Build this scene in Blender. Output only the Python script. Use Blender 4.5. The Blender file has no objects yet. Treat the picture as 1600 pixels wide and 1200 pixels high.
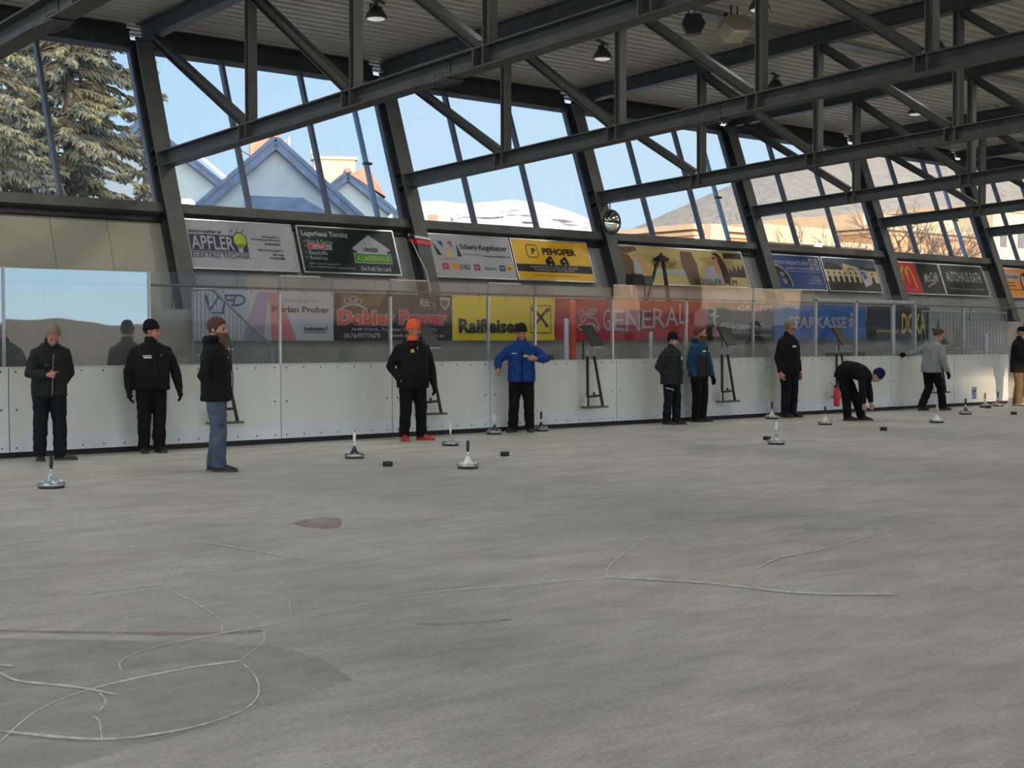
import bpy, math, random
from mathutils import Vector, Matrix, noise
random.seed(7)
sc = bpy.context.scene
col = sc.collection
PI = math.pi
# ---------------------------------------------------------------- camera numbers (solved from the photograph)
F, YAW, PIT, ROL, HC = 2206.3, 0.70034, 0.02901, 0.0023, 1.4676
YC, K, X0, BAY = 20.071, 0.36157, 10.782, 5.0      # leaning facade: y = YC + K z, first full bay column, bay width
fw = Vector((math.sin(YAW)*math.cos(PIT), math.cos(YAW)*math.cos(PIT), -math.sin(PIT)))
rt = Vector((math.cos(YAW), -math.sin(YAW), 0)); dn = fw.cross(rt)
cR = math.cos(ROL)*rt + math.sin(ROL)*dn; cD = -math.sin(ROL)*rt + math.cos(ROL)*dn
CAM = Vector((0, 0, HC))
def ray(u, v): return fw + (u-800)/F*cR + (v-600)/F*cD
def at_y(u, v, y): t = ray(u, v); return CAM + t*(y/t.y)          # where a sight line meets an upright plane
def at_z(u, v, z=0.): t = ray(u, v); return CAM + t*((z-HC)/t.z)  # ... a level plane
cam = bpy.data.objects.new('camera', bpy.data.cameras.new('camera')); col.objects.link(cam)
cam.data.sensor_width = 36; cam.data.lens = F/1600*36; cam.data.clip_end = 12000; cam.data.clip_start = .05
M4 = Matrix((cR, -cD, -fw)).transposed().to_4x4(); M4.translation = CAM; cam.matrix_world = M4
sc.camera = cam
vs = sc.view_settings; vs.view_transform = 'Standard'; vs.look = 'None'; vs.gamma = 1; vs.exposure = .08; vs.use_curve_mapping = False

# ---------------------------------------------------------------- object helpers
def tag(o, label=None, cat=None, group=None, kind=None):
    if label: o['label'] = label
    if cat: o['category'] = cat
    if group: o['group'] = group
    if kind: o['kind'] = kind
    return o
def empty(name, loc=(0,0,0), rz=0., label=None, cat=None, group=None):
    o = bpy.data.objects.new(name, None); col.objects.link(o); o.empty_display_size = .1
    o.location = loc; o.rotation_euler = (0, 0, rz)
    return tag(o, label, cat, group)
def wmat(o):
    m = Matrix.LocRotScale(o.location, o.rotation_euler, o.scale)
    return wmat(o.parent) @ m if o.parent else m
def link(o, parent=None):
    col.objects.link(o)
    if parent: o.parent = parent
    return o
def dup(root, loc=None, rz=None, label=None, group=None):
    r = root.copy(); col.objects.link(r)
    if loc is not None: r.location = loc
    if rz is not None: r.rotation_euler = (0, 0, rz)
    if label: r['label'] = label
    if group: r['group'] = group
    for ch in KIDS.get(root.name, []):
        c = ch.copy(); col.objects.link(c); c.parent = r; KIDS.setdefault(r.name, []).append(c)
        for g in KIDS.get(ch.name, []):
            d = g.copy(); col.objects.link(d); d.parent = c; KIDS.setdefault(c.name, []).append(d)
    return r
KIDS = {}
class MB:
    def __init__(s): s.v = []; s.f = []; s.m = []
    def add(s, vs_, fs, mi=0):
        n = len(s.v); s.v += [tuple(p) for p in vs_]; s.f += [[i+n for i in f] for f in fs]; s.m += [mi]*len(fs)
    def box(s, c, size, R=None, mi=0):
        c = Vector(c); hx, hy, hz = size[0]/2, size[1]/2, size[2]/2
        P = [Vector((x, y, z)) for x in (-hx, hx) for y in (-hy, hy) for z in (-hz, hz)]
        if R is not None: P = [R @ p for p in P]
        s.add([p+c for p in P], [(0,1,3,2), (4,6,7,5), (0,4,5,1), (2,3,7,6), (0,2,6,4), (1,5,7,3)], mi); return s
    def bar(s, a, b, w, h, up=(0,0,1), mi=0):      # rectangular bar from a to b; w across, h along up
        a, b = Vector(a), Vector(b); d = (b-a); L = d.length; d.normalize()
        x = d.cross(Vector(up)); x.normalize(); z = x.cross(d)
        return s.box((a+b)/2, (w, L, h), Matrix((x, d, z)).transposed(), mi)
    def ibeam(s, a, b, w, h, up=(0,0,1), tf=.018, tw=.011, mi=0):
        a, b = Vector(a), Vector(b); d = (b-a).normalized(); x = d.cross(Vector(up)).normalized(); z = x.cross(d)
        for sg in (-1, 1): s.bar(a+z*sg*(h-tf)/2, b+z*sg*(h-tf)/2, w, tf, up, mi)
        s.bar(a, b, tw, h-2*tf, up, mi); return s
    def tube(s, pts, r, n=8, mi=0, cap=True):
        pts = [Vector(p) for p in pts]; rr = r if isinstance(r, (list, tuple)) else [r]*len(pts)
        V = []; Fs = []; prev = None
        for i, p in enumerate(pts):
            d = (pts[min(i+1, len(pts)-1)] - pts[max(i-1, 0)]).normalized()
            x = d.cross(prev).cross(d) if prev is not None else d.orthogonal()
            if x.length < 1e-6: x = d.orthogonal()
            x.normalize(); prev = x; y = d.cross(x)
            for k in range(n):
                a = 2*PI*k/n; V.append(p + (x*math.cos(a)+y*math.sin(a))*rr[i])
        for i in range(len(pts)-1):
            for k in range(n): Fs.append((i*n+k, i*n+(k+1) % n, (i+1)*n+(k+1) % n, (i+1)*n+k))
        if cap: Fs.append(tuple(range(n-1, -1, -1))); Fs.append(tuple((len(pts)-1)*n+k for k in range(n)))
        s.add(V, Fs, mi); return s
    def rings(s, R, mi=0, cap=True):               # loft through equal rings
        n = len(R[0]); V = [p for r_ in R for p in r_]; Fs = []
        for i in range(len(R)-1):
            for k in range(n): Fs.append((i*n+k, i*n+(k+1) % n, (i+1)*n+(k+1) % n, (i+1)*n+k))
        if cap: Fs.append(tuple(range(n-1, -1, -1))); Fs.append(tuple((len(R)-1)*n+k for k in range(n)))
        s.add(V, Fs, mi); return s
    def lathe(s, prof, c=(0,0,0), n=24, mi=0, R=None):
        c = Vector(c); out = []
        for r, z in prof:
            ring = [Vector((r*math.cos(2*PI*k/n), r*math.sin(2*PI*k/n), z)) for k in range(n)]
            out.append([(R @ p if R is not None else p)+c for p in ring])
        return s.rings(out, mi)
    def ball(s, c, r, mi=0, n=12, m=8, R=None):
        rx, ry, rz = r if isinstance(r, (list, tuple)) else (r, r, r); c = Vector(c); out = []
        for i in range(m+1):
            t = -PI/2 + PI*i/m; q = max(math.cos(t), .02)
            ring = [Vector((rx*q*math.cos(2*PI*k/n), ry*q*math.sin(2*PI*k/n), rz*math.sin(t))) for k in range(n)]
            out.append([(R @ p if R is not None else p)+c for p in ring])
        return s.rings(out, mi)
    def poly(s, P, d=None, mi=0):                  # flat polygon P (3-D points), extruded by vector d
        P = [Vector(p) for p in P]; n = len(P)
        if d is None: s.add(P, [tuple(range(n))], mi); return s
        d = Vector(d); Q = [p+d for p in P]
        s.add(P+Q, [tuple(range(n-1, -1, -1)), tuple(range(n, 2*n))] + [(i, (i+1) % n, n+(i+1) % n, n+i) for i in range(n)], mi); return s
    def build(s, name, mats, parent=None, smooth=False, world=True, bevel=0):
        me = bpy.data.meshes.new(name)
        V = s.v
        if parent is not None and world:
            inv = wmat(parent).inverted(); V = [inv @ Vector(p) for p in V]
        me.from_pydata([tuple(p) for p in V], [], s.f)
        for m in (mats if isinstance(mats, (list, tuple)) else [mats]): me.materials.append(m)
        me.polygons.foreach_set('material_index', s.m)
        if smooth: me.polygons.foreach_set('use_smooth', [True]*len(s.f))
        me.update()
        o = bpy.data.objects.new(name, me); link(o, parent)
        if parent is not None: KIDS.setdefault(parent.name, []).append(o)
        if bevel:
            b = o.modifiers.new('bevel', 'BEVEL'); b.width = bevel; b.segments = 2; b.limit_method = 'ANGLE'
        return o
# ---------------------------------------------------------------- materials (all procedural)
def mat(name, c, rough=.6, metal=0., var=.12, scale=6., spec=.5, bump=0., bscale=40., c2=None, stretch=None, coat=0., emit=None):
    m = bpy.data.materials.new(name); m.use_nodes = True; nt = m.node_tree; N = nt.nodes; L = nt.links
    b = N['Principled BSDF']; b.inputs['Roughness'].default_value = rough; b.inputs['Metallic'].default_value = metal
    b.inputs['Specular IOR Level'].default_value = spec; b.inputs['Coat Weight'].default_value = coat
    tc = N.new('ShaderNodeTexCoord'); mp = N.new('ShaderNodeMapping'); L.new(tc.outputs['Object'], mp.inputs[0])
    if stretch: mp.inputs['Scale'].default_value = stretch
    nz = N.new('ShaderNodeTexNoise'); nz.inputs['Scale'].default_value = scale; nz.inputs['Detail'].default_value = 5
    L.new(mp.outputs[0], nz.inputs['Vector'])
    rp = N.new('ShaderNodeValToRGB'); L.new(nz.outputs['Fac'], rp.inputs[0])
    lo = c2 if c2 else tuple(x*(1-var) for x in c[:3]); hi = c if c2 else tuple(min(1, x*(1+var)) for x in c[:3])
    rp.color_ramp.elements[0].position = .3; rp.color_ramp.elements[1].position = .7
    rp.color_ramp.elements[0].color = (*lo[:3], 1); rp.color_ramp.elements[1].color = (*hi[:3], 1)
    L.new(rp.outputs[0], b.inputs['Base Color'])
    if bump:
        n2 = N.new('ShaderNodeTexNoise'); n2.inputs['Scale'].default_value = bscale; n2.inputs['Detail'].default_value = 3
        L.new(mp.outputs[0], n2.inputs['Vector'])
        bp = N.new('ShaderNodeBump'); bp.inputs['Strength'].default_value = bump; bp.inputs['Distance'].default_value = .02
        L.new(n2.outputs['Fac'], bp.inputs['Height']); L.new(bp.outputs[0], b.inputs['Normal'])
    if emit:
        b.inputs['Emission Color'].default_value = (*emit[:3], 1); b.inputs['Emission Strength'].default_value = emit[3]
    return m
def fade(m, lo, hi, scale):                       # worn paint or frost: patchy cover that lets the ice show through
    nt = m.node_tree; N = nt.nodes; L = nt.links; b = N['Principled BSDF']; tc = N.new('ShaderNodeTexCoord')
    nz = N.new('ShaderNodeTexNoise'); nz.inputs['Scale'].default_value = scale; nz.inputs['Detail'].default_value = 6; L.new(tc.outputs['Object'], nz.inputs['Vector'])
    mr = N.new('ShaderNodeMapRange'); mr.inputs[1].default_value = .35; mr.inputs[2].default_value = .65; mr.inputs[3].default_value = lo; mr.inputs[4].default_value = hi
    L.new(nz.outputs['Fac'], mr.inputs[0]); L.new(mr.outputs[0], b.inputs['Alpha']); return m
def srgb(r, g, b):
    f = lambda x: (x/255/12.92 if x/255 <= .04045 else ((x/255+.055)/1.055)**2.4)
    return (f(r), f(g), f(b))
def glassmat(name, tint, refl, dirt=.0, dcol=(.8,.85,.9), wave=0.):
    m = bpy.data.materials.new(name); m.use_nodes = True; nt = m.node_tree; N = nt.nodes; L = nt.links
    N.remove(N['Principled BSDF']); out = N['Material Output']
    tr = N.new('ShaderNodeBsdfTransparent'); tr.inputs[0].default_value = (*tint, 1)
    gl = N.new('ShaderNodeBsdfGlossy'); gl.inputs['Roughness'].default_value = .015; gl.inputs[0].default_value = (1,1,1,1)
    ge = N.new('ShaderNodeNewGeometry'); dp = N.new('ShaderNodeVectorMath'); dp.operation = 'DOT_PRODUCT'
    L.new(ge.outputs['Normal'], dp.inputs[0]); L.new(ge.outputs['Incoming'], dp.inputs[1])
    ab = N.new('ShaderNodeMath'); ab.operation = 'ABSOLUTE'; L.new(dp.outputs['Value'], ab.inputs[0])
    om = N.new('ShaderNodeMath'); om.operation = 'SUBTRACT'; om.inputs[0].default_value = 1.; L.new(ab.outputs[0], om.inputs[1])
    pw_ = N.new('ShaderNodeMath'); pw_.operation = 'POWER'; pw_.inputs[1].default_value = 5.; L.new(om.outputs[0], pw_.inputs[0])
    ml = N.new('ShaderNodeMath'); ml.operation = 'MULTIPLY_ADD'; ml.inputs[1].default_value = 1-refl; ml.inputs[2].default_value = refl; ml.use_clamp = True
    L.new(pw_.outputs[0], ml.inputs[0])
    mx = N.new('ShaderNodeMixShader'); L.new(ml.outputs[0], mx.inputs[0]); L.new(tr.outputs[0], mx.inputs[1]); L.new(gl.outputs[0], mx.inputs[2])
    if wave:
        tc = N.new('ShaderNodeTexCoord'); wz = N.new('ShaderNodeTexNoise'); wz.inputs['Scale'].default_value = 1.3; wz.inputs['Detail'].default_value = 1
        L.new(tc.outputs['Object'], wz.inputs['Vector'])
        bp = N.new('ShaderNodeBump'); bp.inputs['Strength'].default_value = wave; bp.inputs['Distance'].default_value = .05
        L.new(wz.outputs['Fac'], bp.inputs['Height']); L.new(bp.outputs[0], gl.inputs['Normal'])
    last = mx
    if dirt:
        df = N.new('ShaderNodeBsdfDiffuse'); df.inputs[0].default_value = (*dcol, 1)
        tc = N.new('ShaderNodeTexCoord'); nz = N.new('ShaderNodeTexNoise'); nz.inputs['Scale'].default_value = 3; nz.inputs['Detail'].default_value = 6
        mp = N.new('ShaderNodeMapping'); mp.inputs['Scale'].default_value = (2, 2, .6); L.new(tc.outputs['Object'], mp.inputs[0]); L.new(mp.outputs[0], nz.inputs['Vector'])
        m2 = N.new('ShaderNodeMath'); m2.operation = 'MULTIPLY'; m2.inputs[1].default_value = dirt*2; L.new(nz.outputs['Fac'], m2.inputs[0])
        mm = N.new('ShaderNodeMixShader'); L.new(m2.outputs[0], mm.inputs[0]); L.new(mx.outputs[0], mm.inputs[1]); L.new(df.outputs[0], mm.inputs[2]); last = mm
    L.new(last.outputs[0], out.inputs[0]); return m
STEEL = mat('dark_steel_paint', (.050,.054,.053), .62, 0, .25, 3, bump=.05)
STEELF = mat('grey_steel_paint', (.095,.097,.092), .6, 0, .2, 3)
STEELC = mat('column_web_sky_tint', (.055,.068,.082), .3, 0, .3, 4, spec=.7)  # blue tint stands in for sky reflected on the column webs
FRAME = mat('window_frame_paint', (.085,.095,.12), .45, 0, .1, 4)
CREAM = mat('cream_sandwich_panel', (.36,.345,.27), .55, 0, .08, 1.2)
TRIMG = mat('grey_trim_sheet', (.2,.2,.175), .5, 0, .15, 2)
BLACK = mat('black_rubber', (.012,.012,.013), .6, 0, .2, 8)
BOARD = mat('white_rink_board', (.77,.81,.83), .35, 0, .06, 1.1, c2=(.68,.68,.62), stretch=(.8,1,.25))
KICK = mat('kick_strip_plastic', (.7,.75,.8), .4, 0, .08, 2)
BOLT = mat('dark_bolt', (.05,.05,.05), .4, .6, .1)
CONC = mat('parapet_concrete', (.37,.36,.33), .85, 0, .2, 2.5, bump=.2, bscale=25)
ALU = mat('brushed_aluminium', (.62,.64,.66), .35, .7, .08, 9)
GREYP = mat('grey_sandwich_panel', (.25,.26,.26), .55, 0, .08, 1.2)
GLASS = glassmat('rink_glass', (.91,.93,.95), .016, .012, (.5,.52,.56), wave=.05)
GLASSM = glassmat('rink_glass_shiny', (.92,.94,.96), .055, .012, (.5,.52,.56), wave=.07)
GLASSR = glassmat('reflective_acrylic', (.82,.85,.88), .5, .03, (.5,.52,.56), wave=.06)
PANE = glassmat('window_glass', (.95,.97,.99), .02, .012, (.7,.8,.95))
# ================================================================ THE SETTING
U = Vector((0, K, 1)).normalized(); NOUT = Vector((0, 1, -K)).normalized()      # up the leaning facade / out of the hall
def sl(x, z, off=0.): return Vector((x, YC+K*z+off, z))
def zroof(y): return 7.0 + .03546*(20.071-y)
YB = 18.02                                                                     # ice side of the rink boards
# ---- ice
def ice_material():
    m = bpy.data.materials.new('scraped_ice'); m.use_nodes = True; nt = m.node_tree; N = nt.nodes; L = nt.links
    b = N['Principled BSDF']; b.inputs['Specular IOR Level'].default_value = .35
    tc = N.new('ShaderNodeTexCoord')
    def noise_(scale, detail, st, rot=0.):
        mp = N.new('ShaderNodeMapping'); mp.inputs['Scale'].default_value = st; mp.inputs['Rotation'].default_value = (0, 0, rot)
        nz = N.new('ShaderNodeTexNoise'); nz.inputs['Scale'].default_value = scale; nz.inputs['Detail'].default_value = detail; nz.inputs['Roughness'].default_value = .62
        L.new(tc.outputs['Object'], mp.inputs[0]); L.new(mp.outputs[0], nz.inputs['Vector']); return nz
    big = noise_(.28, 5, (1, 1, 1)); drag = noise_(2.2, 8, (.5, 1.4, 1), .5); fine = noise_(46, 5, (.9, 1.05, 1), .2); drag2 = noise_(6., 8, (.5, 1.6, 1), -.25); mid = noise_(1.1, 6, (.7, 1.2, 1), .2)
    def ramp(src, p0, c0, p1, c1):
        r = N.new('ShaderNodeValToRGB'); r.color_ramp.elements[0].position = p0; r.color_ramp.elements[1].position = p1
        r.color_ramp.elements[0].color = (*c0, 1); r.color_ramp.elements[1].color = (*c1, 1); L.new(src.outputs['Fac'], r.inputs[0]); return r
    base = ramp(big, .32, (.43,.43,.40), .68, (.56,.56,.52))
    def mult(a, bb, f):
        x = N.new('ShaderNodeMix'); x.data_type = 'RGBA'; x.blend_type = 'MULTIPLY'; x.inputs[0].default_value = f
        L.new(a.outputs[2] if a.bl_idname == 'ShaderNodeMix' else a.outputs[0], x.inputs[6]); L.new(bb.outputs[0], x.inputs[7]); return x
    s = mult(base, ramp(drag, .36, (.72,.72,.70), .6, (1.1,1.1,1.09)), .5)
    s = mult(s, ramp(mid, .3, (.84,.83,.80), .65, (1.08,1.08,1.08)), .8)
    s = mult(s, ramp(drag2, .36, (.66,.66,.64), .58, (1.12,1.12,1.12)), .42)
    s = mult(s, ramp(fine, .3, (.66,.66,.66), .68, (1.2,1.2,1.2)), .85)
    L.new(s.outputs[2], b.inputs['Base Color'])
    rr = ramp(big, .35, (.42,.42,.42), .65, (.6,.6,.6)); L.new(rr.outputs[0], b.inputs['Roughness'])
    bp = N.new('ShaderNodeBump'); bp.inputs['Strength'].default_value = .35; bp.inputs['Distance'].default_value = .012
    L.new(drag2.outputs['Fac'], bp.inputs['Height'])
    bp2 = N.new('ShaderNodeBump'); bp2.inputs['Strength'].default_value = .3; bp2.inputs['Distance'].default_value = .004
    L.new(fine.outputs['Fac'], bp2.inputs['Height']); L.new(bp.outputs[0], bp2.inputs['Normal']); L.new(bp2.outputs[0], b.inputs['Normal'])
    return m
ICE = ice_material()
fl = MB(); fl.add([(-22,-12,0), (62,-12,0), (62,YB+.03,0), (-22,YB+.03,0)], [(0,1,2,3)])
floor = tag(fl.build('floor', ICE), kind='structure')
gr = MB(); gr.box((0, 0, -.3), (900, 900, .2))
tag(gr.build('ground', mat('snowy_ground', (.5,.5,.5), .9, 0, .3, .05)), kind='structure')
wk = MB(); wk.box((20, YB+1.06, -.06), (84, 1.95, .12)); tag(wk.build('floor_walkway', CONC), kind='structure')
ga = MB(); ga.box((20, 21.0, 1.1), (84, 1.9, .14)); tag(ga.build('floor_gallery', CONC), kind='structure')
# ---- frost tracks and faded paint in the ice (worn marks with shapes of their own, a hair above the ice)
FROST = mat('white_frost_line', (.74,.74,.70), .8, 0, .12, 9); fade(FROST, .7, 1., 20)
FROST2 = mat('thin_frost_line', (.76,.76,.72), .8, 0, .12, 9); fade(FROST2, .5, 1., 16)
def d_x(d): return d.x*cR.x+d.y*cR.y                       # how far a track runs across the view; those read wider on the real ice
def ribbon(mb, px, w, z=.002, mi=0):
    P = [at_z(u, v) for u, v in px]; Q = []
    for i in range(len(P)-1):                       # Catmull-Rom through the points
        p0, p1, p2, p3 = P[max(i-1,0)], P[i], P[i+1], P[min(i+2,len(P)-1)]
        for t in [k/6 for k in range(6)]:
            Q.append(.5*((2*p1)+(p2-p0)*t+(2*p0-5*p1+4*p2-p3)*t*t+(3*p1-p0-3*p2+p3)*t**3))
    Q.append(P[-1]); V = []
    for i, q in enumerate(Q):
        d = (Q[min(i+1,len(Q)-1)]-Q[max(i-1,0)]).normalized(); n_ = Vector((-d.y, d.x, 0))
        ac = abs(d_x(d)); ww = w*(.42+2.3*ac**3)*(.55+.8*abs(noise.noise(q*5.1)))*(.3 if i in (0, len(Q)-1) else 1)
        V += [q+n_*ww/2+Vector((0,0,z)), q-n_*ww/2+Vector((0,0,z))]
    mb.add(V, [(2*i, 2*i+1, 2*i+3, 2*i+2) for i in range(len(Q)-1)], mi)
tr = MB()
kz = .002
for px_, w in [([(0,1160),(60,1110),(150,1075),(290,1045),(375,1033)], .035), ([(190,1048),(188,1035),(215,1020),(270,1005),(345,990),(480,965),(640,930),(800,915),(948,903)], .028),
          ([(375,1033),(410,1005),(412,985)], .025), ([(375,1033),(400,1060),(402,1090),(370,1115),(290,1140),(200,1155)], .018),
          ([(0,950),(120,930),(250,914)], .02), ([(250,914),(255,897),(270,886)], .016), ([(250,914),(290,935),(330,958),(346,972),(346,990)], .016),
          ([(0,1052),(30,1065),(120,1075),(190,1088)], .014), ([(455,960),(452,945),(455,930),(440,912),(425,900)], .014),
          ([(105,885),(128,868),(134,855),(130,845),(110,840)], .014), ([(948,903),(952,885),(985,858),(1020,832)], .035),
          ([(535,830),(535,815),(520,802),(510,797)], .016), ([(535,830),(560,845),(640,862)], .014), ([(300,845),(400,862),(500,880)], .016),
          ([(1170,895),(1220,872),(1300,855),(1400,825)], .03), ([(900,782),(960,775),(1030,768)], .03), ([(0,1040),(20,1043)], .012),
          ([(195,985),(200,965),(240,945),(290,932)], .014), ([(160,1165),(155,1130),(145,1122)], .012), ([(155,1085),(165,1098),(155,1115)], .012),
          ([(948,903),(1100,912),(1250,928),(1400,930)], .02), ([(0,1145),(160,1158),(300,1140)], .010)]:
    kz += .0003; ribbon(tr, px_, w*(.85 if w > .02 else 1.3), kz, 0 if w > .024 else 1)
tag(tr.build('frost_track', [FROST, FROST2], floor), kind='stuff')
SMO = mat('smooth_dark_ice', (.405,.41,.39), .38, 0, .1, 1.3, stretch=(.4,1.6,1)); fade(SMO, .12, .5, 2.6)
sp_ = MB(); sp_.add([at_z(u, v, .0007) for u, v in [(0,997),(150,1000),(330,1003),(440,1012),(505,1030),(552,1062),(490,1082),(405,1108),(330,1135),(240,1160),(170,1180),(75,1204),(0,1215)]], [tuple(range(12, -1, -1))])
tag(sp_.build('smooth_ice_patch', SMO, floor))
RED = mat('faded_red_ice_paint', (.40,.27,.25), .6, 0, .12, 3); fade(RED, .25, .8, 5)
rl = MB(); ribbon(rl, [(-20,986),(100,988),(250,990),(330,990),(412,986)], .036, .0012); ribbon(rl, [(650,975),(720,975),(800,968)], .016, .0012)
rl.add([at_z(u, v, .0012) for u, v in [(455,818),(472,812),(500,808),(533,810),(536,818),(530,825),(505,827),(478,824)]], [(0,1,2,3,4,5,6,7)])
tag(rl.build('painted_line', RED, floor))
# ---- roof
cb = MB(); p = .25; y = 23.55; V = []; Fs = []; prof = []
while y > -12.5:
    for dy, dz in ((0, 0), (.06, 0), (.085, .11), (.21, .11), (.235, 0)): prof.append((y-dy, zroof(y-dy)+.03+dz))
    y -= p
for yy, zz in prof: V += [(-15, yy, zz), (62, yy, zz)]
cb.add(V, [(2*i, 2*i+1, 2*i+3, 2*i+2) for i in range(len(prof)-1)])
n0 = len(prof)
cb.box((23.5, 5.5, zroof(5.5)+.3), (78, 36.2, .1), Matrix.Rotation(-math.atan(.03546), 3, 'X'))
tag(cb.build('ceiling', mat('beige_trapezoid_sheet', (.50,.47,.38), .55, 0, .1, 1.5)), kind='structure')
fa = MB(); fa.box((23.5, -12.3, 6.85), (78, .15, 2.9)); tag(fa.build('trim_rear_sun_shade', TRIMG), kind='structure')  # unseen band, added and sized to cut off the low sun
# ---- the rear side of the hall, behind the camera: low wall, and unseen boxes added beyond it to block the low sun
wr = MB(); wr.box((64, -12.6, 1.15), (172, .2, 2.3)); tag(wr.build('wall_rear', mat('beige_render', (.62,.57,.48), .8, 0, .15, .8)), kind='structure')
hr = MB()
for x0, x1, h in ((-135, -89.7, 27.5), (-89.7, -76, 39.0), (-76, -71., 27.5)): hr.box(((x0+x1)/2, -152, h/2), (x1-x0, 8, h))
tag(hr.build('sun_blocker_rear', mat('sun_blocker_dark', (.06,.065,.05), .9, 0, .3, .3)), kind='structure')
# ---- slanted wall panels under the windows, sill beams, eave beam
BAYS = list(range(-2, 10))
pn = MB(); pg_ = MB(); sb = MB(); ev = MB(); bg = MB()
for n in BAYS:
    xa, xb = X0+BAY*n+.14, X0+BAY*(n+1)-.14
    for k in range(5):                                              # sheet-metal sandwich panels with visible joints
        a = xa+(xb-xa)*k/5+.004; b = xa+(xb-xa)*(k+1)/5-.004
        q = [sl(a, .9, .30), sl(b, .9, .30), sl(b, 3.50, .30), sl(a, 3.50, .30)]
        (pn if n < 0 else pg_).poly(q, NOUT*.08)
    bg.poly([sl(xa, .9, .36), sl(xb, .9, .36), sl(xb, 3.55, .36), sl(xa, 3.55, .36)], NOUT*.02)
    sb.bar(sl(xa, 3.52, .27), sl(xb, 3.52, .27), .06, .10, U)        # dark flashing
    sb.bar(sl(xa, 3.685, .23), sl(xb, 3.685, .23), .20, .17, U, mi=1)   # sill beam
for n in BAYS:
    xa, xb = X0+BAY*n+.14, X0+BAY*(n+1)-.14
    ev.ibeam(sl(xa, 6.63, .22), sl(xb, 6.63, .22), .16, .36, U)
    ev.bar(sl(xa, 6.86, .30), sl(xb, 6.86, .30), .05, .22, U)
tag(pn.build('wall_back', CREAM), kind='structure'); tag(pg_.build('wall_back_panels', GREYP), kind='structure'); tag(bg.build('trim_panel_joints', TRIMG), kind='structure')
tag(sb.build('trim_sill', [BLACK, STEELF]), kind='structure'); tag(ev.build('trim_eave', STEEL), kind='structure')
pw = MB(); pw.box((22, 20.05, 1.0), (80, .22, 2.0))
for x in range(-14, 60, 4): pw.box((x+.6, 19.935, 1.0), (.03, .012, 2.0), mi=1)
tag(pw.build('wall_parapet', [CONC, BLACK]), kind='structure')
# ---- windows
for n in range(-2, 9):
    xa, xb = X0+BAY*n+.15, X0+BAY*(n+1)-.15; xm = [X0+BAY*n+1.58, X0+BAY*n+3.2]
    fr_ = MB(); z0, z1 = 3.765, 6.47
    for x in [xa+.02]+xm+[xb-.02]: fr_.bar(sl(x, z0-.03, .28), sl(x, z1+.03, .28), .065 if x in xm else .05, .11, NOUT)
    for z in (z0, z1): fr_.bar(sl(xa, z, .28), sl(xb, z, .28), .1, .05, U)
    w = tag(fr_.build('window_%d' % (n+3), FRAME), kind='structure')
    e = [xa]+xm+[xb]
    for k in range(3):
        g = MB(); q = [sl(e[k]+.03, z0, .29), sl(e[k+1]-.03, z0, .29), sl(e[k+1]-.03, z1, .29), sl(e[k]+.03, z1, .29)]
        g.poly(q, NOUT*.012); g.build('pane', PANE, w)
# ---- steel columns
ordn = ['first', 'second', 'third', 'fourth', 'fifth', 'sixth', 'seventh', 'eighth', 'ninth', 'tenth']
COLLAB = {-1: 'steel column left of the photo edge under the leftmost truss', 0: 'leaning steel column between the spruce window and the gable-house windows',
  1: 'leaning steel column with red and white tape wrapped round it', 2: 'leaning steel column carrying the round mirror',
  3: 'leaning steel column between the photo billboard of a woman and the blue billboard', 4: 'leaning steel column between the town-hall billboard and the red billboard',
  5: 'leaning steel column between the black billboard and the orange billboard'}
for n in range(-2, 10):
    x = X0+BAY*n
    t = empty('steel_column', (x, YC, 0), 0, COLLAB.get(n, 'leaning steel column far along the glazed facade'), 'column', 'leaning columns of the facade')
    H_ = 6.66
    for o_, m_, nm in ((.012, STEELF, 'flange'), (.30, STEEL, 'flange')):
        f_ = MB(); f_.bar(sl(x, 0, o_), sl(x, H_, o_), .30, .022, NOUT); f_.build(nm, m_, t)
    f_ = MB(); f_.bar(sl(x, 0, .155), sl(x, H_, .155), .013, .262, NOUT); f_.build('web', STEELC, t)
    for z in (4.47, 4.73):
        for s_ in (-1, 1): f_ = MB(); f_.bar(sl(x+s_*.078, z, .02), sl(x+s_*.078, z, .29)-Vector((0,0,.1)), .14, .014); f_.build('stiffener_plate', STEEL, t)
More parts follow.
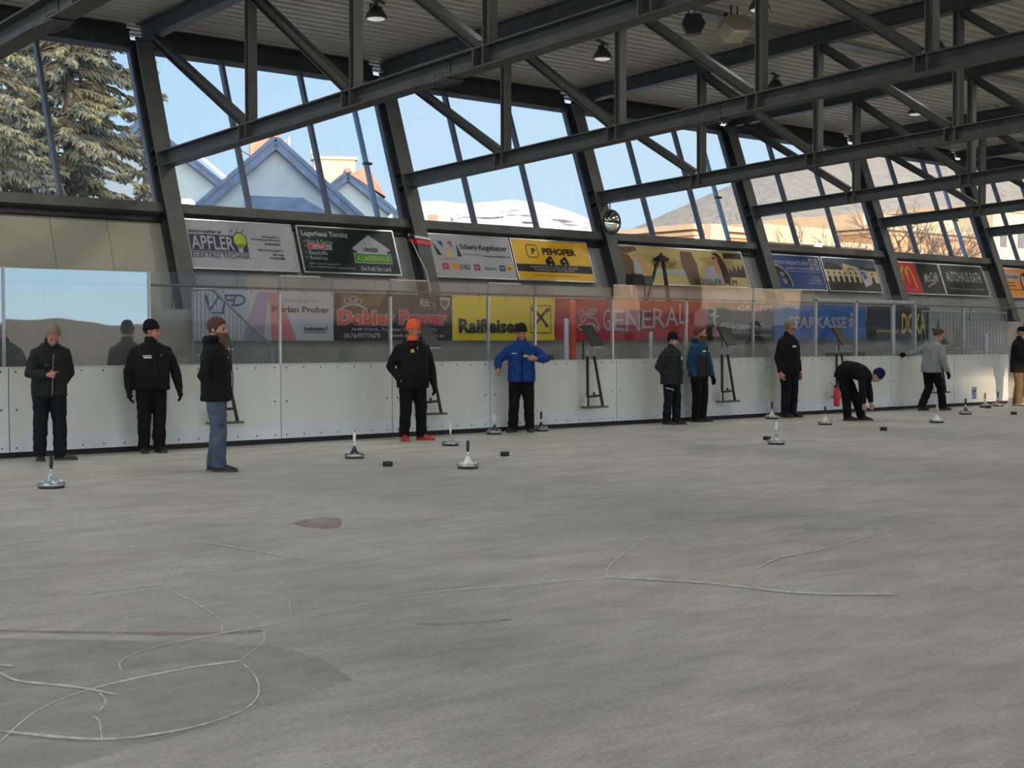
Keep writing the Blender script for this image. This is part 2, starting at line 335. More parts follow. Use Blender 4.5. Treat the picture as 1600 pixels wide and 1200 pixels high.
# ---- roof trusses
POSTY = [18.87, 16.05, 13.19, 10.4, 7.6, 4.8, 2.0, -.8, -3.6, -6.4, -9.2]
def zt(y): return 6.681+.03546*(20.071-y)
def zb(y): return 4.477+.04337*(20.071-y)
for n in range(-2, 10):
    x = X0+BAY*n
    lab = {-1: 'steel roof truss crossing the top left corner of the photo', 0: 'steel roof truss meeting the column between spruce window and gable-house windows',
      1: 'steel roof truss meeting the taped column', 2: 'steel roof truss from which the round mirror hangs', 3: 'steel roof truss meeting the column right of the woman billboard',
      4: 'steel roof truss meeting the column left of the red billboard', 5: 'steel roof truss meeting the column left of the orange billboard'}.get(n, 'far steel roof truss seen through the nearer ones')
    t = empty('roof_truss', (x, 22, zt(22)), 0, lab, 'truss', 'roof trusses across the rink')
    b = MB(); b.ibeam((x, 22.55, zt(22.55)+.15), (x, -12, zt(-12)+.15), .22, .30, tf=.02); b.build('top_chord', STEEL, t)
    b = MB(); b.ibeam((x, 21.72, zb(21.72)+.125), (x, -12, zb(-12)+.125), .24, .25, tf=.02); b.build('bottom_chord', STEEL, t)
    prev = 22.15
    for i, yv in enumerate(POSTY[:9]):
        b = MB(); b.ibeam((x, yv, zb(yv)+.24), (x, yv, zt(yv)+.02), .14, .13, (0, 1, 0), tf=.014, tw=.01); b.build('post', STEELF, t)
        b = MB(); a_ = Vector((x, prev-.06, zt(prev)-.02)); c_ = Vector((x, yv+.16, zb(yv)+.27)); d_ = c_-a_
        b.ibeam(a_, c_, .14, .14, Vector((0, d_.z, -d_.y)), tf=.014, tw=.01); b.build('diagonal', STEEL, t)
        for dy in (0, .19): b = MB(); b.bar((x, yv+dy, zb(yv)+.02), (x, yv+dy, zb(yv)+.235), .23, .014, (0, 1, 0)); b.build('stiffener_plate', STEELF, t)
        prev = yv
    b = MB(); ys = 14.12; zc = zb(ys)+.125
    for s_ in (-1, 1): b.box((x+s_*.012, ys, zc), (.014, .34, .2))
    b.box((x, ys, zc-.135), (.24, .5, .014))
    for s_ in (-1, 1):
        for i in range(4):
            for j in range(4): b.ball((x+s_*.022, ys-.12+.08*i, zc-.075+.05*j), .013, n=6, m=3)
    for i in range(8):
        for s_ in (-.08, .08): b.tube([(x+s_, ys-.21+.06*i, zc-.175), (x+s_, ys-.21+.06*i, zc-.14)], .014, 6)
    b.build('bolted_splice', STEEL, t)
# ---- rink boards
JX = [-3.3, -1.3, .7, 2.72, 4.73, 6.74, 8.71, 10.755, 12.75, 14.72, 17.63, 19.72, 21.86, 23.9, 25.9, 28.3, 30.6]
blab = {5: 'white rink board behind the grey-haired pointing man', 6: 'white rink board between the man in black beanie and the jeans man',
        7: 'white rink board between the jeans man and the man in orange beanie', 8: 'white rink board behind the man in orange beanie',
        9: 'wide white rink board behind the man in blue jacket', 10: 'white rink board behind the man in grey puffer jacket',
        11: 'white rink board between the puffer-jacket man and the man in glasses', 12: 'white rink board right behind the man in glasses',
        13: 'white rink board behind the bending man', 14: 'white rink board behind the man in pale sweater', 15: 'sunlit white rink board with blue poster at the right end'}
for i in range(len(JX)-1):
    a, b_ = JX[i], JX[i+1]; xm = (a+b_)/2; w = b_-a-.014
    t = empty('rink_board', (xm, YB, 0), 0, blab.get(i, 'white rink board left of the photo edge'), 'rink board', 'dasher boards along the rink')
    q = MB(); q.box((xm, YB+.03, .63), (w, .05, 1.06)); nb = max(4, int(w/.26))
    for k in range(nb):
        xx = a+.09+(w-.18)*k/(nb-1); q.ball((xx, YB+.003, 1.115), (.013, .006, .013), 1, 8, 4); q.ball((xx, YB-.006, .13), (.012, .006, .012), 1, 8, 4)
    for xx in (a+.1, b_-.1): q.ball((xx, YB+.003, .62), (.014, .006, .014), 1, 8, 4)
    q.build('panel', [BOARD, BOLT], t)
    q = MB(); q.box((xm, YB+.004, .17), (w, .018, .19)); q.build('kick_plate', KICK, t)
    q = MB(); q.box((xm, YB+.05, 1.165), (w+.01, .09, .02)); q.build('cap_rail', BOARD, t)
    q = MB(); q.box((xm, YB+.05, .04), (w+.012, .05, .075)); q.build('base_strip', BLACK, t)
    for xx in (a+.03, b_-.03): q = MB(); q.box((xx, YB+.1, .6), (.05, .07, 1.1)); q.build('rear_post', ALU, t)
# ---- glass shields on the boards
GX = [at_y(u, 500, YB+.05).x for u in (-230, 5.5, 233, 437, 610, 763, 836, 957, 1072, 1177, 1274, 1337, 1394, 1430, 1505, 1576)]
GH = [2.45, 2.45, 2.465, 2.455, 2.45, 2.45, 2.45, 2.51, 2.53, 2.53, 2.5, 2.49, 2.49, 2.47, 2.5]
glab = ['glass pane left of the photo edge', 'sky-reflecting pane above the pointing man', 'rink glass pane in front of the stair railing', 'rink glass pane in front of the white banner',
  'rink glass pane left of the orange beanie', 'rink glass pane in front of the left half of the yellow banner', 'narrow rink glass pane above the man in blue jacket',
  'rink glass pane beside the orange post', 'rink glass pane in front of the red banner lettering', 'rink glass pane behind the man in navy hooded jacket',
  'rink glass pane behind the man in glasses', 'rink glass pane in front of the light blue banner lettering', 'rink glass pane left of the sweater man\'s glove', 'rink glass pane in front of the yellow letters',
  'rink glass pane right of the sweater man', 'rink glass pane at the right end of the boards']
for i in range(len(GX)-1):
    a, b_ = GX[i], GX[i+1]; h = GH[i]
    t = empty('glass_shield', (a, YB+.05, 1.17), 0, glab[i], 'glass pane', 'glass shields on the rink boards')
    q = MB(); q.box(((a+b_)/2, YB+.05, (1.178+h)/2), (b_-a-.042, .012, h-1.178)); q.build('pane', GLASSR if i < 2 else GLASSM if i in (7, 8, 9) else GLASS, t)
    hp = 2.46 if i in (1, 2) else (2.24 if i > 4 else 2.2)
    q = MB(); q.box((a, YB+.055, (1.177+hp)/2), (.035, .05, hp-1.177)); q.build('post', ALU, t)
    if i in (3, 4, 5):  # pale bar stands in for the bright highlight along the pane top
        q = MB(); q.box((a+.35, YB+.05, h+.008), (.7, .02, .018)); q.build('edge_highlight', ALU, t)
# ================================================================ OUTSIDE THE WINDOWS
HWALL = mat('blue_grey_render', (.115,.15,.17), .9, 0, .12, .5)
SLATE = mat('dark_slate_roof', (.022,.042,.078), .8, 0, .35, 2.2, bump=.3, bscale=14)
TILE = mat('red_ridge_tiles', (.36,.13,.085), .8, 0, .2, 2)
CHIM = mat('brick_chimney', (.42,.20,.12), .85, 0, .25, 5)
CHIMP = mat('pale_chimney_render', (.5,.36,.23), .85, 0, .15, 3)
def house(label, peak, y, half, slope, roofover=.35, deep=11, rz=-.46, name='gable_house'):
    P = at_y(*peak, y); t = empty(name, (P.x, P.y, 0), rz, label, 'house')
    def L(x, yy, z): return t_m @ Vector((x, yy, z))
    t_m = wmat(t); zr = P.z; ze = zr-half*slope
    q = MB(); q.poly([L(-half,0,-.3), L(half,0,-.3), L(half,0,ze), L(0,0,zr-.1), L(-half,0,ze)], t_m.to_3x3() @ Vector((0,deep,0))); q.build('wall', HWALL, t)
    for s in (-1, 1):
        q = MB(); n_ = Vector((s*slope, 0, 1)).normalized()*.16
        A = [Vector((0,-roofover,zr)), Vector((s*(half+.5),-roofover,ze-.5*slope)), Vector((s*(half+.5),deep,ze-.5*slope)), Vector((0,deep,zr))]
        q.poly([t_m @ p for p in A], t_m.to_3x3() @ n_); q.build('roof_slope', SLATE, t)
        q = MB(); q.bar(t_m @ Vector((0,-roofover+.1,zr-.12)), t_m @ Vector((s*(half+.5),-roofover+.1,ze-.5*slope-.12)), .12, .42, t_m.to_3x3() @ n_.normalized()); q.build('verge_board', SLATE, t)
    q = MB(); q.bar(t_m @ Vector((0,-roofover,zr+.16)), t_m @ Vector((0,deep,zr+.16)), .3, .2); q.build('ridge_tiles', TILE, t)
    return t, t_m, zr
# middle house
t, m_, zr = house('grey gable house with red brick chimney, middle of three behind the windows', (430, 219), 50, 5.2, .9, deep=7)
q = MB(); q.box(m_ @ Vector((-.55, 1.2, zr+.1)), (.8, .7, 1.5), Matrix.Rotation(-.46, 3, 'Z')); q.box(m_ @ Vector((-.55, 1.2, zr+.88)), (.95, .85, .12), Matrix.Rotation(-.46, 3, 'Z')); q.build('chimney', CHIM, t)
q = MB()
for dx, hh in ((.45, .35), (.62, .45), (1.55, .9)): q.tube([m_ @ Vector((dx, .8, zr-.4)), m_ @ Vector((dx, .8, zr+hh-.2))], .05, 6)
q.build('vent_pipe', CHIMP, t)
q = MB(); q.bar(m_ @ Vector((-.9, 1.0, zr-.55)), m_ @ Vector((-1.35, 1.0, zr-.3)), .04, .04); q.build('aerial', BLACK, t)
q = MB(); q.box(m_ @ Vector((.3, -.6, zr-6.2)), (3.0, 1.2, 5.8), Matrix.Rotation(-.46, 3, 'Z'))
q.poly([m_ @ Vector(p) for p in ((-1.25,-1.5,zr-3.3), (2.2,-1.5,zr-3.3), (1.1,0,zr-2.45), (-1.05,0,zr-2.4))], (0, 0, .15)); q.build('porch_roof', SLATE, t)
# left house
t, m_, zr = house('grey house left of the middle gable, only its right roof slope in view', (222, 190), 78, 10.2, .78, rz=-.42, roofover=.5, deep=9)
q = MB(); q.bar(m_ @ Vector((3.3, -.6, zr-2.0)), m_ @ Vector((6.4, -.6, zr-4.6)), .08, .16); q.build('snow_guard', ALU, t)
# right house
t, m_, zr = house('grey house with pale chimney, right of the middle gable', (543, 272), 63, 7.0, .8, rz=-.5, deep=7)
q = MB(); q.box(m_ @ Vector((-.6, 1.4, zr+.05)), (2.2, .9, 1.7), Matrix.Rotation(-.5, 3, 'Z')); q.box(m_ @ Vector((-.6, 1.4, zr+.95)), (2.45, 1.1, .15), Matrix.Rotation(-.5, 3, 'Z')); q.build('chimney', CHIMP, t)
q = MB(); q.poly([m_ @ Vector(p) for p in ((.1,-.4,zr-.05), (1.0,-.4,zr+.45), (2.0,-.4,zr-1.2))], m_.to_3x3() @ Vector((0,3,0))); q.build('dormer_roof', TILE, t)
q = MB(); q.box(m_ @ Vector((5.2, 2, zr-2.8)), (.9, .9, 1.8)); q.build('chimney', CHIMP, t)
# sunlit cream house low behind the spruce
P = at_y(20, 272, 95)
t = empty('cream_house', (P.x, 95, 0), 0, 'sunlit cream house with red roof low behind the spruce', 'house')
q = MB(); q.box((P.x, 98, P.z/2-1.2), (13, 6, P.z)); q.build('wall', mat('cream_render', (.55,.38,.2), .9, 0, .1, 1), t)
q = MB(); q.poly([(P.x-7,94.7,P.z-1.4), (P.x+7,94.7,P.z-1.4), (P.x+6,98,P.z+1.9), (P.x-6,98,P.z+1.9)], (0,.2,.1)); q.build('roof_slope', TILE, t)
# ---- orange buildings
ORA = mat('orange_render', (.42,.215,.085), .9, 0, .06, .4); ORP = mat('pale_yellow_render', (.5,.38,.23), .9, 0, .05, .4); CORN = mat('pale_cornice', (.45,.31,.18), .9, 0, .06, 1)
WIN = mat('dark_window', (.12,.1,.09), .3, 0, .2, 2)
def block(label, u0, u1, v0, y, m, nm='town_building', attic=True, shift=0.):
    A, B_ = at_y(u0, v0, y), at_y(u1, v0, y); zt_ = A.z; w = B_.x-A.x; xm = (A.x+B_.x)/2
    t = empty(nm, (xm, y, 0), 0, label, 'building')
    q = MB(); q.box((xm, y+6, zt_/2-.2), (w, 12, zt_)); q.build('wall', m, t)
    q = MB(); q.box((xm, y+6, zt_-.1), (w+.8, 12.8, .35)); q.box((xm, y+6, zt_-.55), (w+.4, 12.4, .2)); q.build('cornice', CORN, t)
    if attic:
        q = MB(); q.box((xm+w*.05, y+7, zt_+.7), (w*.82, 9, 1.3)); q.build('attic', CORN, t)
    for k in range(int(w/3.2)):
        q = MB(); xx = A.x+1.8+3.2*k; q.box((xx, y-.02, zt_-3.2), (1.1, .12, 1.7)); q.build('window', WIN, t)
    return t
t = block('sunlit orange building with pale cornice, framed by the window right of the mirror', 1083, 1186, 352, 64, ORA, attic=False)
q = MB(); P = at_y(1105, 352, 64); q.box((P.x, 63.6, P.z-2.6), (1.5, 1.2, 5.2)); q.build('corner_tower', CORN, t)
block('long sunlit orange building with chimneys behind the bare trees', 1192, 1352, 372, 66, ORA, attic=True)
block('sunlit orange building behind the bare tree with many branches', 1362, 1536, 352, 70, ORA, attic=True)
block('bright pale yellow building at the right edge of the windows', 1552, 1760, 318, 74, ORP, attic=False)
q = MB(); P = at_y(1240, 345, 98); q.box((P.x, 98, P.z/2), (6, 6, P.z)); q.build('far_house', CORN); o = col.objects['far_house']; tag(o, 'small pale flat-roofed house above the long orange building', 'house')
# ---- spruces
NEED = mat('spruce_needles_lit_shaded', (.19,.165,.07), .9, 0, .45, 1.6, c2=(.035,.055,.065))  # warm tone paints sunlit patches, dark blue tone the shaded needles
BARK = mat('spruce_bark', (.06,.045,.035), .95, 0, .3, 6)
def spruce(label, x, y, h, rmax, seed, nb=150, z0=1.2, dens=1.):
    R = random.Random(seed); t = empty('spruce_tree', (x, y, 0), 0, label, 'tree', 'spruces outside the left window')
    q = MB(); q.tube([(x, y, -.2), (x+.1, y, h*.5), (x, y, h)], [.26, .16, .03], 8)
    f = MB()
    for i in range(nb):
        zz = z0+(h-z0)*(i+R.random())/nb; fr = (1-(zz-z0)/(h-z0)); L_ = rmax*(fr**.8)*(.65+.5*R.random())+.25
        a = R.random()*2*PI; d = Vector((math.cos(a), math.sin(a), 0)); s = Vector((-d.y, d.x, 0))
        pts = [Vector((x, y, zz))+d*L_*k/5+Vector((0, 0, .25*L_*k/5-.55*L_*(k/5)**2+(.25*L_ if k == 5 else 0)*.6)) for k in range(6)]
        q.tube(pts, [.035, .03, .025, .02, .015, .008], 4)
        for k in range(int(L_*44*dens)+14):
            w = R.random()**.7; j = min(4, int(w*5)); p0 = pts[j].lerp(pts[j+1], w*5-j)
            side = R.choice((-1, 1)); dirv = (d*(.5+R.random()*.5)+s*side*R.random()*1.1+Vector((0, 0, -1.1*R.random()))).normalized()
            ln = (.11+.2*R.random())*(1.15-.4*w); e = p0+dirv*ln+Vector((0, 0, -.05)); r_ = .018+.022*R.random()
            ax = dirv.orthogonal().normalized(); ay = dirv.cross(ax); mid = p0.lerp(e, .4)
            V = [p0, e]+[mid+(ax*math.cos(g)+ay*math.sin(g))*r_*(1+.6*(gi % 2)) for gi, g in enumerate((0, 1.57, 3.14, 4.71))]
            f.add(V, [(0,2,3), (0,3,4), (0,4,5), (0,5,2), (1,3,2), (1,4,3), (1,5,4), (1,2,5)])
    q.build('trunk', BARK, t); f.build('foliage', NEED, t); return t
P = at_y(105, 300, 34); spruce('big spruce with sunlit drooping branches right of the window mullion', P.x, 34, 13.5, 3.0, 3, 360, dens=1.35)
P = at_y(-25, 300, 32); spruce('dark spruce at the left edge of the photo', P.x, 32, 11.5, 2.4, 5, 220)
P = at_y(226, 300, 43); spruce('spruce half hidden by the first leaning column', P.x, 43, 13.0, 1.0, 8, 110)
P = at_y(50, 300, 41); spruce('spruce standing behind the big one near the mullion', P.x, 41, 10.5, 2.4, 11, 200)
# ---- bare trees in front of the orange buildings
TWIG = mat('bare_tree_bark', (.11,.07,.045), .9, 0, .3, 5)
def bare(label, u, y, h, seed, lean=0.):
    R = random.Random(seed); P = at_y(u, 400, y); t = empty('bare_tree', (P.x, y, 0), 0, label, 'tree', 'bare trees by the orange buildings')
    q = MB(); b = MB()
    def grow(p, d, L_, r, lev):
        e = p+d*L_; m = p.lerp(e, .5)+Vector((R.uniform(-.1,.1), R.uniform(-.1,.1), 0))*L_
        (q if lev < 2 else b).tube([p, m, e], [r, r*.8, r*.6], 5 if lev < 3 else 3, cap=False)
        if lev >= 5 or r < .008: return
        for k in range(3 if lev > 0 else 4):
            ax = Vector((R.uniform(-1,1), R.uniform(-1,1), R.uniform(-.3,.3))).normalized()
            d2 = (Matrix.Rotation(R.uniform(.35,.85), 3, ax) @ d); d2.z += .12; d2.normalize()
            grow(p.lerp(e, R.uniform(.6,1)), d2, L_*R.uniform(.6,.8), r*.55, lev+1)
    grow(Vector((P.x, y, -.2)), Vector((lean,0,1)).normalized(), h*.34, h*.028, 0)
    q.build('trunk', TWIG, t); b.build('branches', TWIG, t)
bare('low bare tree left in front of the long orange building', 1285, 55, 10.5, 4)
bare('bare tree with dense twigs left of the fifth column', 1345, 52, 10.5, 9)
bare('big bare tree with thick forking trunk right of the fifth column', 1425, 50, 11.5, 12, .12)
bare('bare tree with thin arching twigs before the orange building', 1490, 54, 11.5, 21)
# ---- wooded hill and snowy mountain
def ridge(name, label, cat, y, prof, depth, m, rough, seed, rows=26, step=10, dy=.16, dz=.05):
    us = [p[0] for p in prof]; q = MB(); V = []; nU = int((us[-1]-us[0])/step)+1
    for j in range(rows):
        f = j/(rows-1)
        for i in range(nU):
            u = us[0]+i*step; k = max(a for a in range(len(prof)-1) if prof[a][0] <= u or a == 0)
            g = (u-prof[k][0])/(prof[k+1][0]-prof[k][0]); v = prof[k][1]*(1-g)+prof[k+1][1]*g
            T = at_y(u, v, y); B_ = at_y(u, 560, y-depth)
            p = B_.lerp(T, f); nn = noise.fractal(Vector((p.x, p.y, p.z))*rough+Vector((seed,0,0)), .9, 2.1, 6)
            fade = min(1, (1-f)*3+.12)
            p.y += nn*depth*dy*fade; p.z += nn*(T.z)*dz*fade; V.append(p)
    q.add(V, [(j*nU+i, j*nU+i+1, (j+1)*nU+i+1, (j+1)*nU+i) for j in range(rows-1) for i in range(nU-1)])
    V2 = []                                                              # a back slope, so that the ridge has a body
    for i in range(nU):
        p = Vector(V[(rows-1)*nU+i]); V2 += [p, p+Vector((p.x*.2, y*.35, -p.z*1.05))]
    q.add(V2, [(2*i, 2*i+1, 2*i+3, 2*i+2) for i in range(nU-1)])
    o = q.build(name, m, None, smooth=False); return tag(o, label, cat)
SNOW = mat('mountain_snow', (.50,.44,.43), .9, 0, .05, .022, c2=(.27,.26,.31), stretch=(1,.3,1.6))
ridge('snowy_mountain', 'far snow-covered mountain under the clear sky', 'mountain', 3000, [(560,335),(640,316),(690,314),(720,318),(760,315),(800,312),(850,317),(890,330),(925,345),(1010,372),(1100,400)], 1300, SNOW, .006, 3, 70, 3, .12, .06)
HILL = mat('leafless_hill_forest', (.235,.185,.125), .95, 0, .3, .35, c2=(.125,.11,.095), stretch=(1,.4,1))
ridge('wooded_hill', 'brown wooded hill rising to the right behind the windows', 'hill', 520, [(900,388),(950,372),(1000,352),(1060,325),(1120,298),(1165,280),(1210,262),(1270,247),(1340,238),(1400,236),(1500,240),(1600,250),(1750,262)], 260, HILL, .09, 9, 60, 4, .02, .012)
# ---- a sunlit orange block across the rink, seen only mirrored in the glass
for ya, yb, l_ in ((-24, -16, 'near'), (-80, -29, 'far')):
    t = empty('town_building', (78, (ya+yb)/2, 0), 0, 'sunlit orange building across the rink behind the camera', 'building', 'buildings behind the camera')
    q = MB(); q.box((78, (ya+yb)/2, 7), (24, yb-ya, 14)); q.build('wall', mat('pale_orange_render_'+l_, (.9,.62,.36), .9, 0, .05, .4), t)
    q = MB(); q.box((77.6, (ya+yb)/2, 1.75), (24, yb-ya+.4, 3.5)); q.build('added_dark_base', TRIMG, t)  # dark base added to keep mirrored orange out of the lower panes
# ================================================================ LIGHT
def world():
    w = bpy.data.worlds.new('winter_sky'); sc.world = w; w.use_nodes = True; nt = w.node_tree; N = nt.nodes; L = nt.links
    bg_ = N['Background']; tc = N.new('ShaderNodeTexCoord'); sp = N.new('ShaderNodeSeparateXYZ'); L.new(tc.outputs['Generated'], sp.inputs[0])
    rp = N.new('ShaderNodeValToRGB'); L.new(sp.outputs['Z'], rp.inputs[0]); e = rp.color_ramp.elements
    e[0].position = 0; e[0].color = (.66,.84,.95,1); e[1].position = .26; e[1].color = (.24,.54,.95,1)
    x = e.new(.05); x.color = (.50,.80,.99,1); x = e.new(.12); x.color = (.33,.67,.98,1); x = e.new(.7); x.color = (.2,.42,.85,1)
    dt = N.new('ShaderNodeVectorMath'); dt.operation = 'DOT_PRODUCT'; dt.inputs[1].default_value = (.85,.5,0); L.new(tc.outputs['Generated'], dt.inputs[0])
    mr = N.new('ShaderNodeMapRange'); mr.inputs[1].default_value = .5; mr.inputs[2].default_value = 1.; L.new(dt.outputs['Value'], mr.inputs[0])
    mx = N.new('ShaderNodeMix'); mx.data_type = 'RGBA'; L.new(mr.outputs[0], mx.inputs[0]); L.new(rp.outputs[0], mx.inputs[6]); mx.inputs[7].default_value = (.66,.85,.97,1)
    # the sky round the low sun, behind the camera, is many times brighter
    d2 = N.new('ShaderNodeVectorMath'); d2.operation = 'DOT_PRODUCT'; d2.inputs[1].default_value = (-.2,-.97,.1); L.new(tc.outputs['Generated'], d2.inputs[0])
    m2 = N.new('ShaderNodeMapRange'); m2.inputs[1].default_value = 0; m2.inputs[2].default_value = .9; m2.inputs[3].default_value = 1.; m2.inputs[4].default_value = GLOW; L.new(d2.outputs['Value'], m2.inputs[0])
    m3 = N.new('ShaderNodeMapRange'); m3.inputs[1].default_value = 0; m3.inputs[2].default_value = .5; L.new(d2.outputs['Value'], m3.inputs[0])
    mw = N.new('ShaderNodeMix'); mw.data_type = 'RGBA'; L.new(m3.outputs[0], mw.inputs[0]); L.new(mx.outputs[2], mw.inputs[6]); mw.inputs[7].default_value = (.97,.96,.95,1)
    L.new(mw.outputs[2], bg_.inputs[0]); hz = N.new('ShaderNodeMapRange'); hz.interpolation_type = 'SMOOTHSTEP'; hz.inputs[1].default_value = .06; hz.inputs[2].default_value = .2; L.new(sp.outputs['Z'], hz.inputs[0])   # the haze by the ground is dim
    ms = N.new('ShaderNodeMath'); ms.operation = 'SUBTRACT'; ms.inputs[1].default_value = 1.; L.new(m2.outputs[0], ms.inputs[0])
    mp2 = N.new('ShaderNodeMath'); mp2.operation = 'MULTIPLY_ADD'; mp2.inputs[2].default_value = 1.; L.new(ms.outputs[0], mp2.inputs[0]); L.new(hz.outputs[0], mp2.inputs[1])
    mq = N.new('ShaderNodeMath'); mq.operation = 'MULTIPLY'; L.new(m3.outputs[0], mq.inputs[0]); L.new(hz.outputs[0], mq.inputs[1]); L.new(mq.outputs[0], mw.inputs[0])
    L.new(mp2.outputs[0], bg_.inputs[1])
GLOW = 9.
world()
sun = bpy.data.objects.new('sun', bpy.data.lights.new('sun', 'SUN')); col.objects.link(sun)
sun.data.energy = 3.6; sun.data.color = (1,.78,.52); sun.data.angle = math.radians(.53)
sd = Vector((-.5,-.866,.132)).normalized(); sun.rotation_euler = sd.to_track_quat('Z', 'Y').to_euler()
# ================================================================ hall floodlights under the roof, lit as added fill, plus unseen fill lamps
LAMPB = mat('floodlight_housing', (.06,.055,.05), .5, .3, .2, 5); LENS = mat('floodlight_lens', (.7,.7,.66), .2, 0, .05, 3, emit=(1,.95,.85,.35))
def flood_or_fill(x, y, label, body=True, power=60.):
    z = zroof(y)-.02
    if body:
        t = empty('floodlight', (x, y, z), .5, label, 'floodlight', 'floodlights under the roof')
        q = MB(); q.bar((x-.22, y-.1, z-.02), (x+.22, y+.1, z-.02), .06, .04); q.build('mounting_bar', LAMPB, t)
        q = MB(); q.bar((x, y, z), (x, y, z-.12), .05, .05, (1, 0, 0)); q.bar((x-.15, y-.06, z-.11), (x+.15, y+.06, z-.11), .04, .02)
        for s in (-1, 1): q.bar((x+s*.15, y+s*.06, z-.11), (x+s*.15, y+s*.06, z-.27), .04, .012, (1, 0, 0))
        q.build('yoke', LAMPB, t)
        q = MB(); q.lathe([(.05,.0),(.09,-.02),(.13,-.08),(.17,-.15),(.18,-.2),(.165,-.2)], (x, y, z-.12), 20); h = q.build('reflector_housing', LAMPB, t, smooth=True)
        q = MB(); q.lathe([(.16,-.195),(.12,-.215),(.02,-.225)], (x, y, z-.12), 20); q.build('lens', LENS, h, smooth=True)
    l = bpy.data.objects.new('lamp_light', bpy.data.lights.new('lamp_light', 'AREA')); col.objects.link(l)
    l.data.shape = 'DISK'; l.data.size = .5; l.data.energy = power; l.data.color = (1,.955,.86); l.location = (x, y, z-.42)
FL = {0: 'floodlight left of the photo middle, under the roof bay above the gable houses', 1: 'floodlight above the round mirror bay', 2: 'floodlight right of the tall post near the photo middle top',
      3: 'small floodlight far right under the roof behind a diagonal'}
for k in range(-3, 10): flood_or_fill(13.12+5*k if k != 1 else 18.17, 18.95, FL.get(k, 'floodlight in the row along the windows'), True, 48.)
for k in range(-3, 10):
    flood_or_fill(13.0+5*k-.1, 15.0, {1: 'floodlight beside the tall post at the top, right of the beige speaker', 2: 'floodlight half behind the tall post at the upper right'}.get(k, 'floodlight in the inner row'), 1 <= k <= 4, 30.)
for k in range(-2, 8):
    for y_ in (13., 8., 3.): flood_or_fill(3.3+5*k, y_, '', False, 21.)  # lamps without bodies, added as unseen fill over the ice
# ================================================================ SIGNS AND BANNERS
def pmat(name, r, g, b, rough=.5, **k): return mat(name, srgb(r, g, b), rough, 0, .05, 2, **k)
PW = pmat('print_white', 168, 170, 178); PK = pmat('print_black', 16, 16, 18); PN = pmat('print_navy', 26, 24, 74); PB = pmat('print_blue', 28, 66, 128)
PG = pmat('print_dark_green', 6, 34, 28); PG2 = pmat('print_green', 24, 122, 44); PR = pmat('print_red', 190, 26, 36); PY = pmat('print_yellow', 222, 176, 38)
PO = pmat('print_orange', 226, 142, 40); PL = pmat('print_lime', 160, 186, 48); PGY = pmat('print_grey', 120, 124, 130); PM = pmat('print_magenta', 168, 30, 88)
PTAN = pmat('print_tan', 168, 146, 84); PBR = pmat('print_brown', 96, 70, 36); PDB = pmat('print_dark_brown', 48, 36, 26); PSK = pmat('print_skin', 196, 142, 112); PHILL = pmat('print_straw', 186, 166, 104)
PLB = pmat('print_light_blue', 34, 112, 186); PLINE = pmat('print_blue_line', 24, 92, 160); PLG = pmat('print_light_grey', 176, 180, 186); PSKY = pmat('print_dusk_sky', 70, 86, 104); PCRM = pmat('print_cream', 196, 178, 140)
class Fr:                                        # a flat (or gently rippled) printed surface: x to the right, y down, d towards the rink
    def __init__(s, o, xd, yd, nd, warp=None): s.o = Vector(o); s.x = Vector(xd); s.y = Vector(yd); s.n = Vector(nd); s.warp = warp
    def p(s, x, y, d=0.):
        if s.warp: d += s.warp(x, y)
        return s.o+s.x*x+s.y*y+s.n*d
def txtmesh(s, bold=0., shear=0.):
    c = bpy.data.curves.new('t', 'FONT'); c.body = s; c.offset = bold; c.shear = shear; c.resolution_u = 2; c.space_character = 1.0
    o = bpy.data.objects.new('t', c); col.objects.link(o); dg = bpy.context.evaluated_depsgraph_get()
    me = bpy.data.meshes.new_from_object(o.evaluated_get(dg)); V = [v.co.copy() for v in me.vertices]; Fs = [list(p.vertices) for p in me.polygons]
    bpy.data.objects.remove(o); bpy.data.curves.remove(c); bpy.data.meshes.remove(me); return V, Fs
def put_text(q, F_, s, x, y, w, h, d=.006, bold=.0, shear=0., mi=0, arch=0., skew=0., asc=None):
    V, Fs = txtmesh(s, bold, shear); xs = [v.x for v in V]; ys = [v.y for v in V]; x0, x1, y0, y1 = min(xs), max(xs), min(ys), max(ys)
    out = []
    for v in V:
        a = (v.x-x0)/(x1-x0); b = (y1-v.y)/(y1-y0)
        out.append(F_.p(x+a*w, y+b*h-arch*math.sin(PI*a)+skew*a, d))
    q.add(out, Fs, mi)
def rect(q, F_, x, y, w, h, d=.003, mi=0, nx=1, ny=1):
    V = [F_.p(x+w*i/nx, y+h*j/ny, d) for j in range(ny+1) for i in range(nx+1)]
    q.add(V, [((j+1)*(nx+1)+i, (j+1)*(nx+1)+i+1, j*(nx+1)+i+1, j*(nx+1)+i) for j in range(ny) for i in range(nx)], mi)
def shape(q, F_, P, d=.004, mi=0): q.add([F_.p(x, y, d) for x, y in P], [tuple(range(len(P)-1, -1, -1))], mi)
def quad(q, F_, A, B, C_, D, d=.005, nx=5, ny=9):        # four-sided patch that follows the cloth
    L2 = lambda a, b, t: (a[0]+(b[0]-a[0])*t, a[1]+(b[1]-a[1])*t); V = []
    for j in range(ny+1):
        l, r = L2(A, D, j/ny), L2(B, C_, j/ny)
        for i in range(nx+1): V.append(F_.p(*L2(l, r, i/nx), d))
    q.add(V, [((j+1)*(nx+1)+i, (j+1)*(nx+1)+i+1, j*(nx+1)+i+1, j*(nx+1)+i) for j in range(ny) for i in range(nx)])
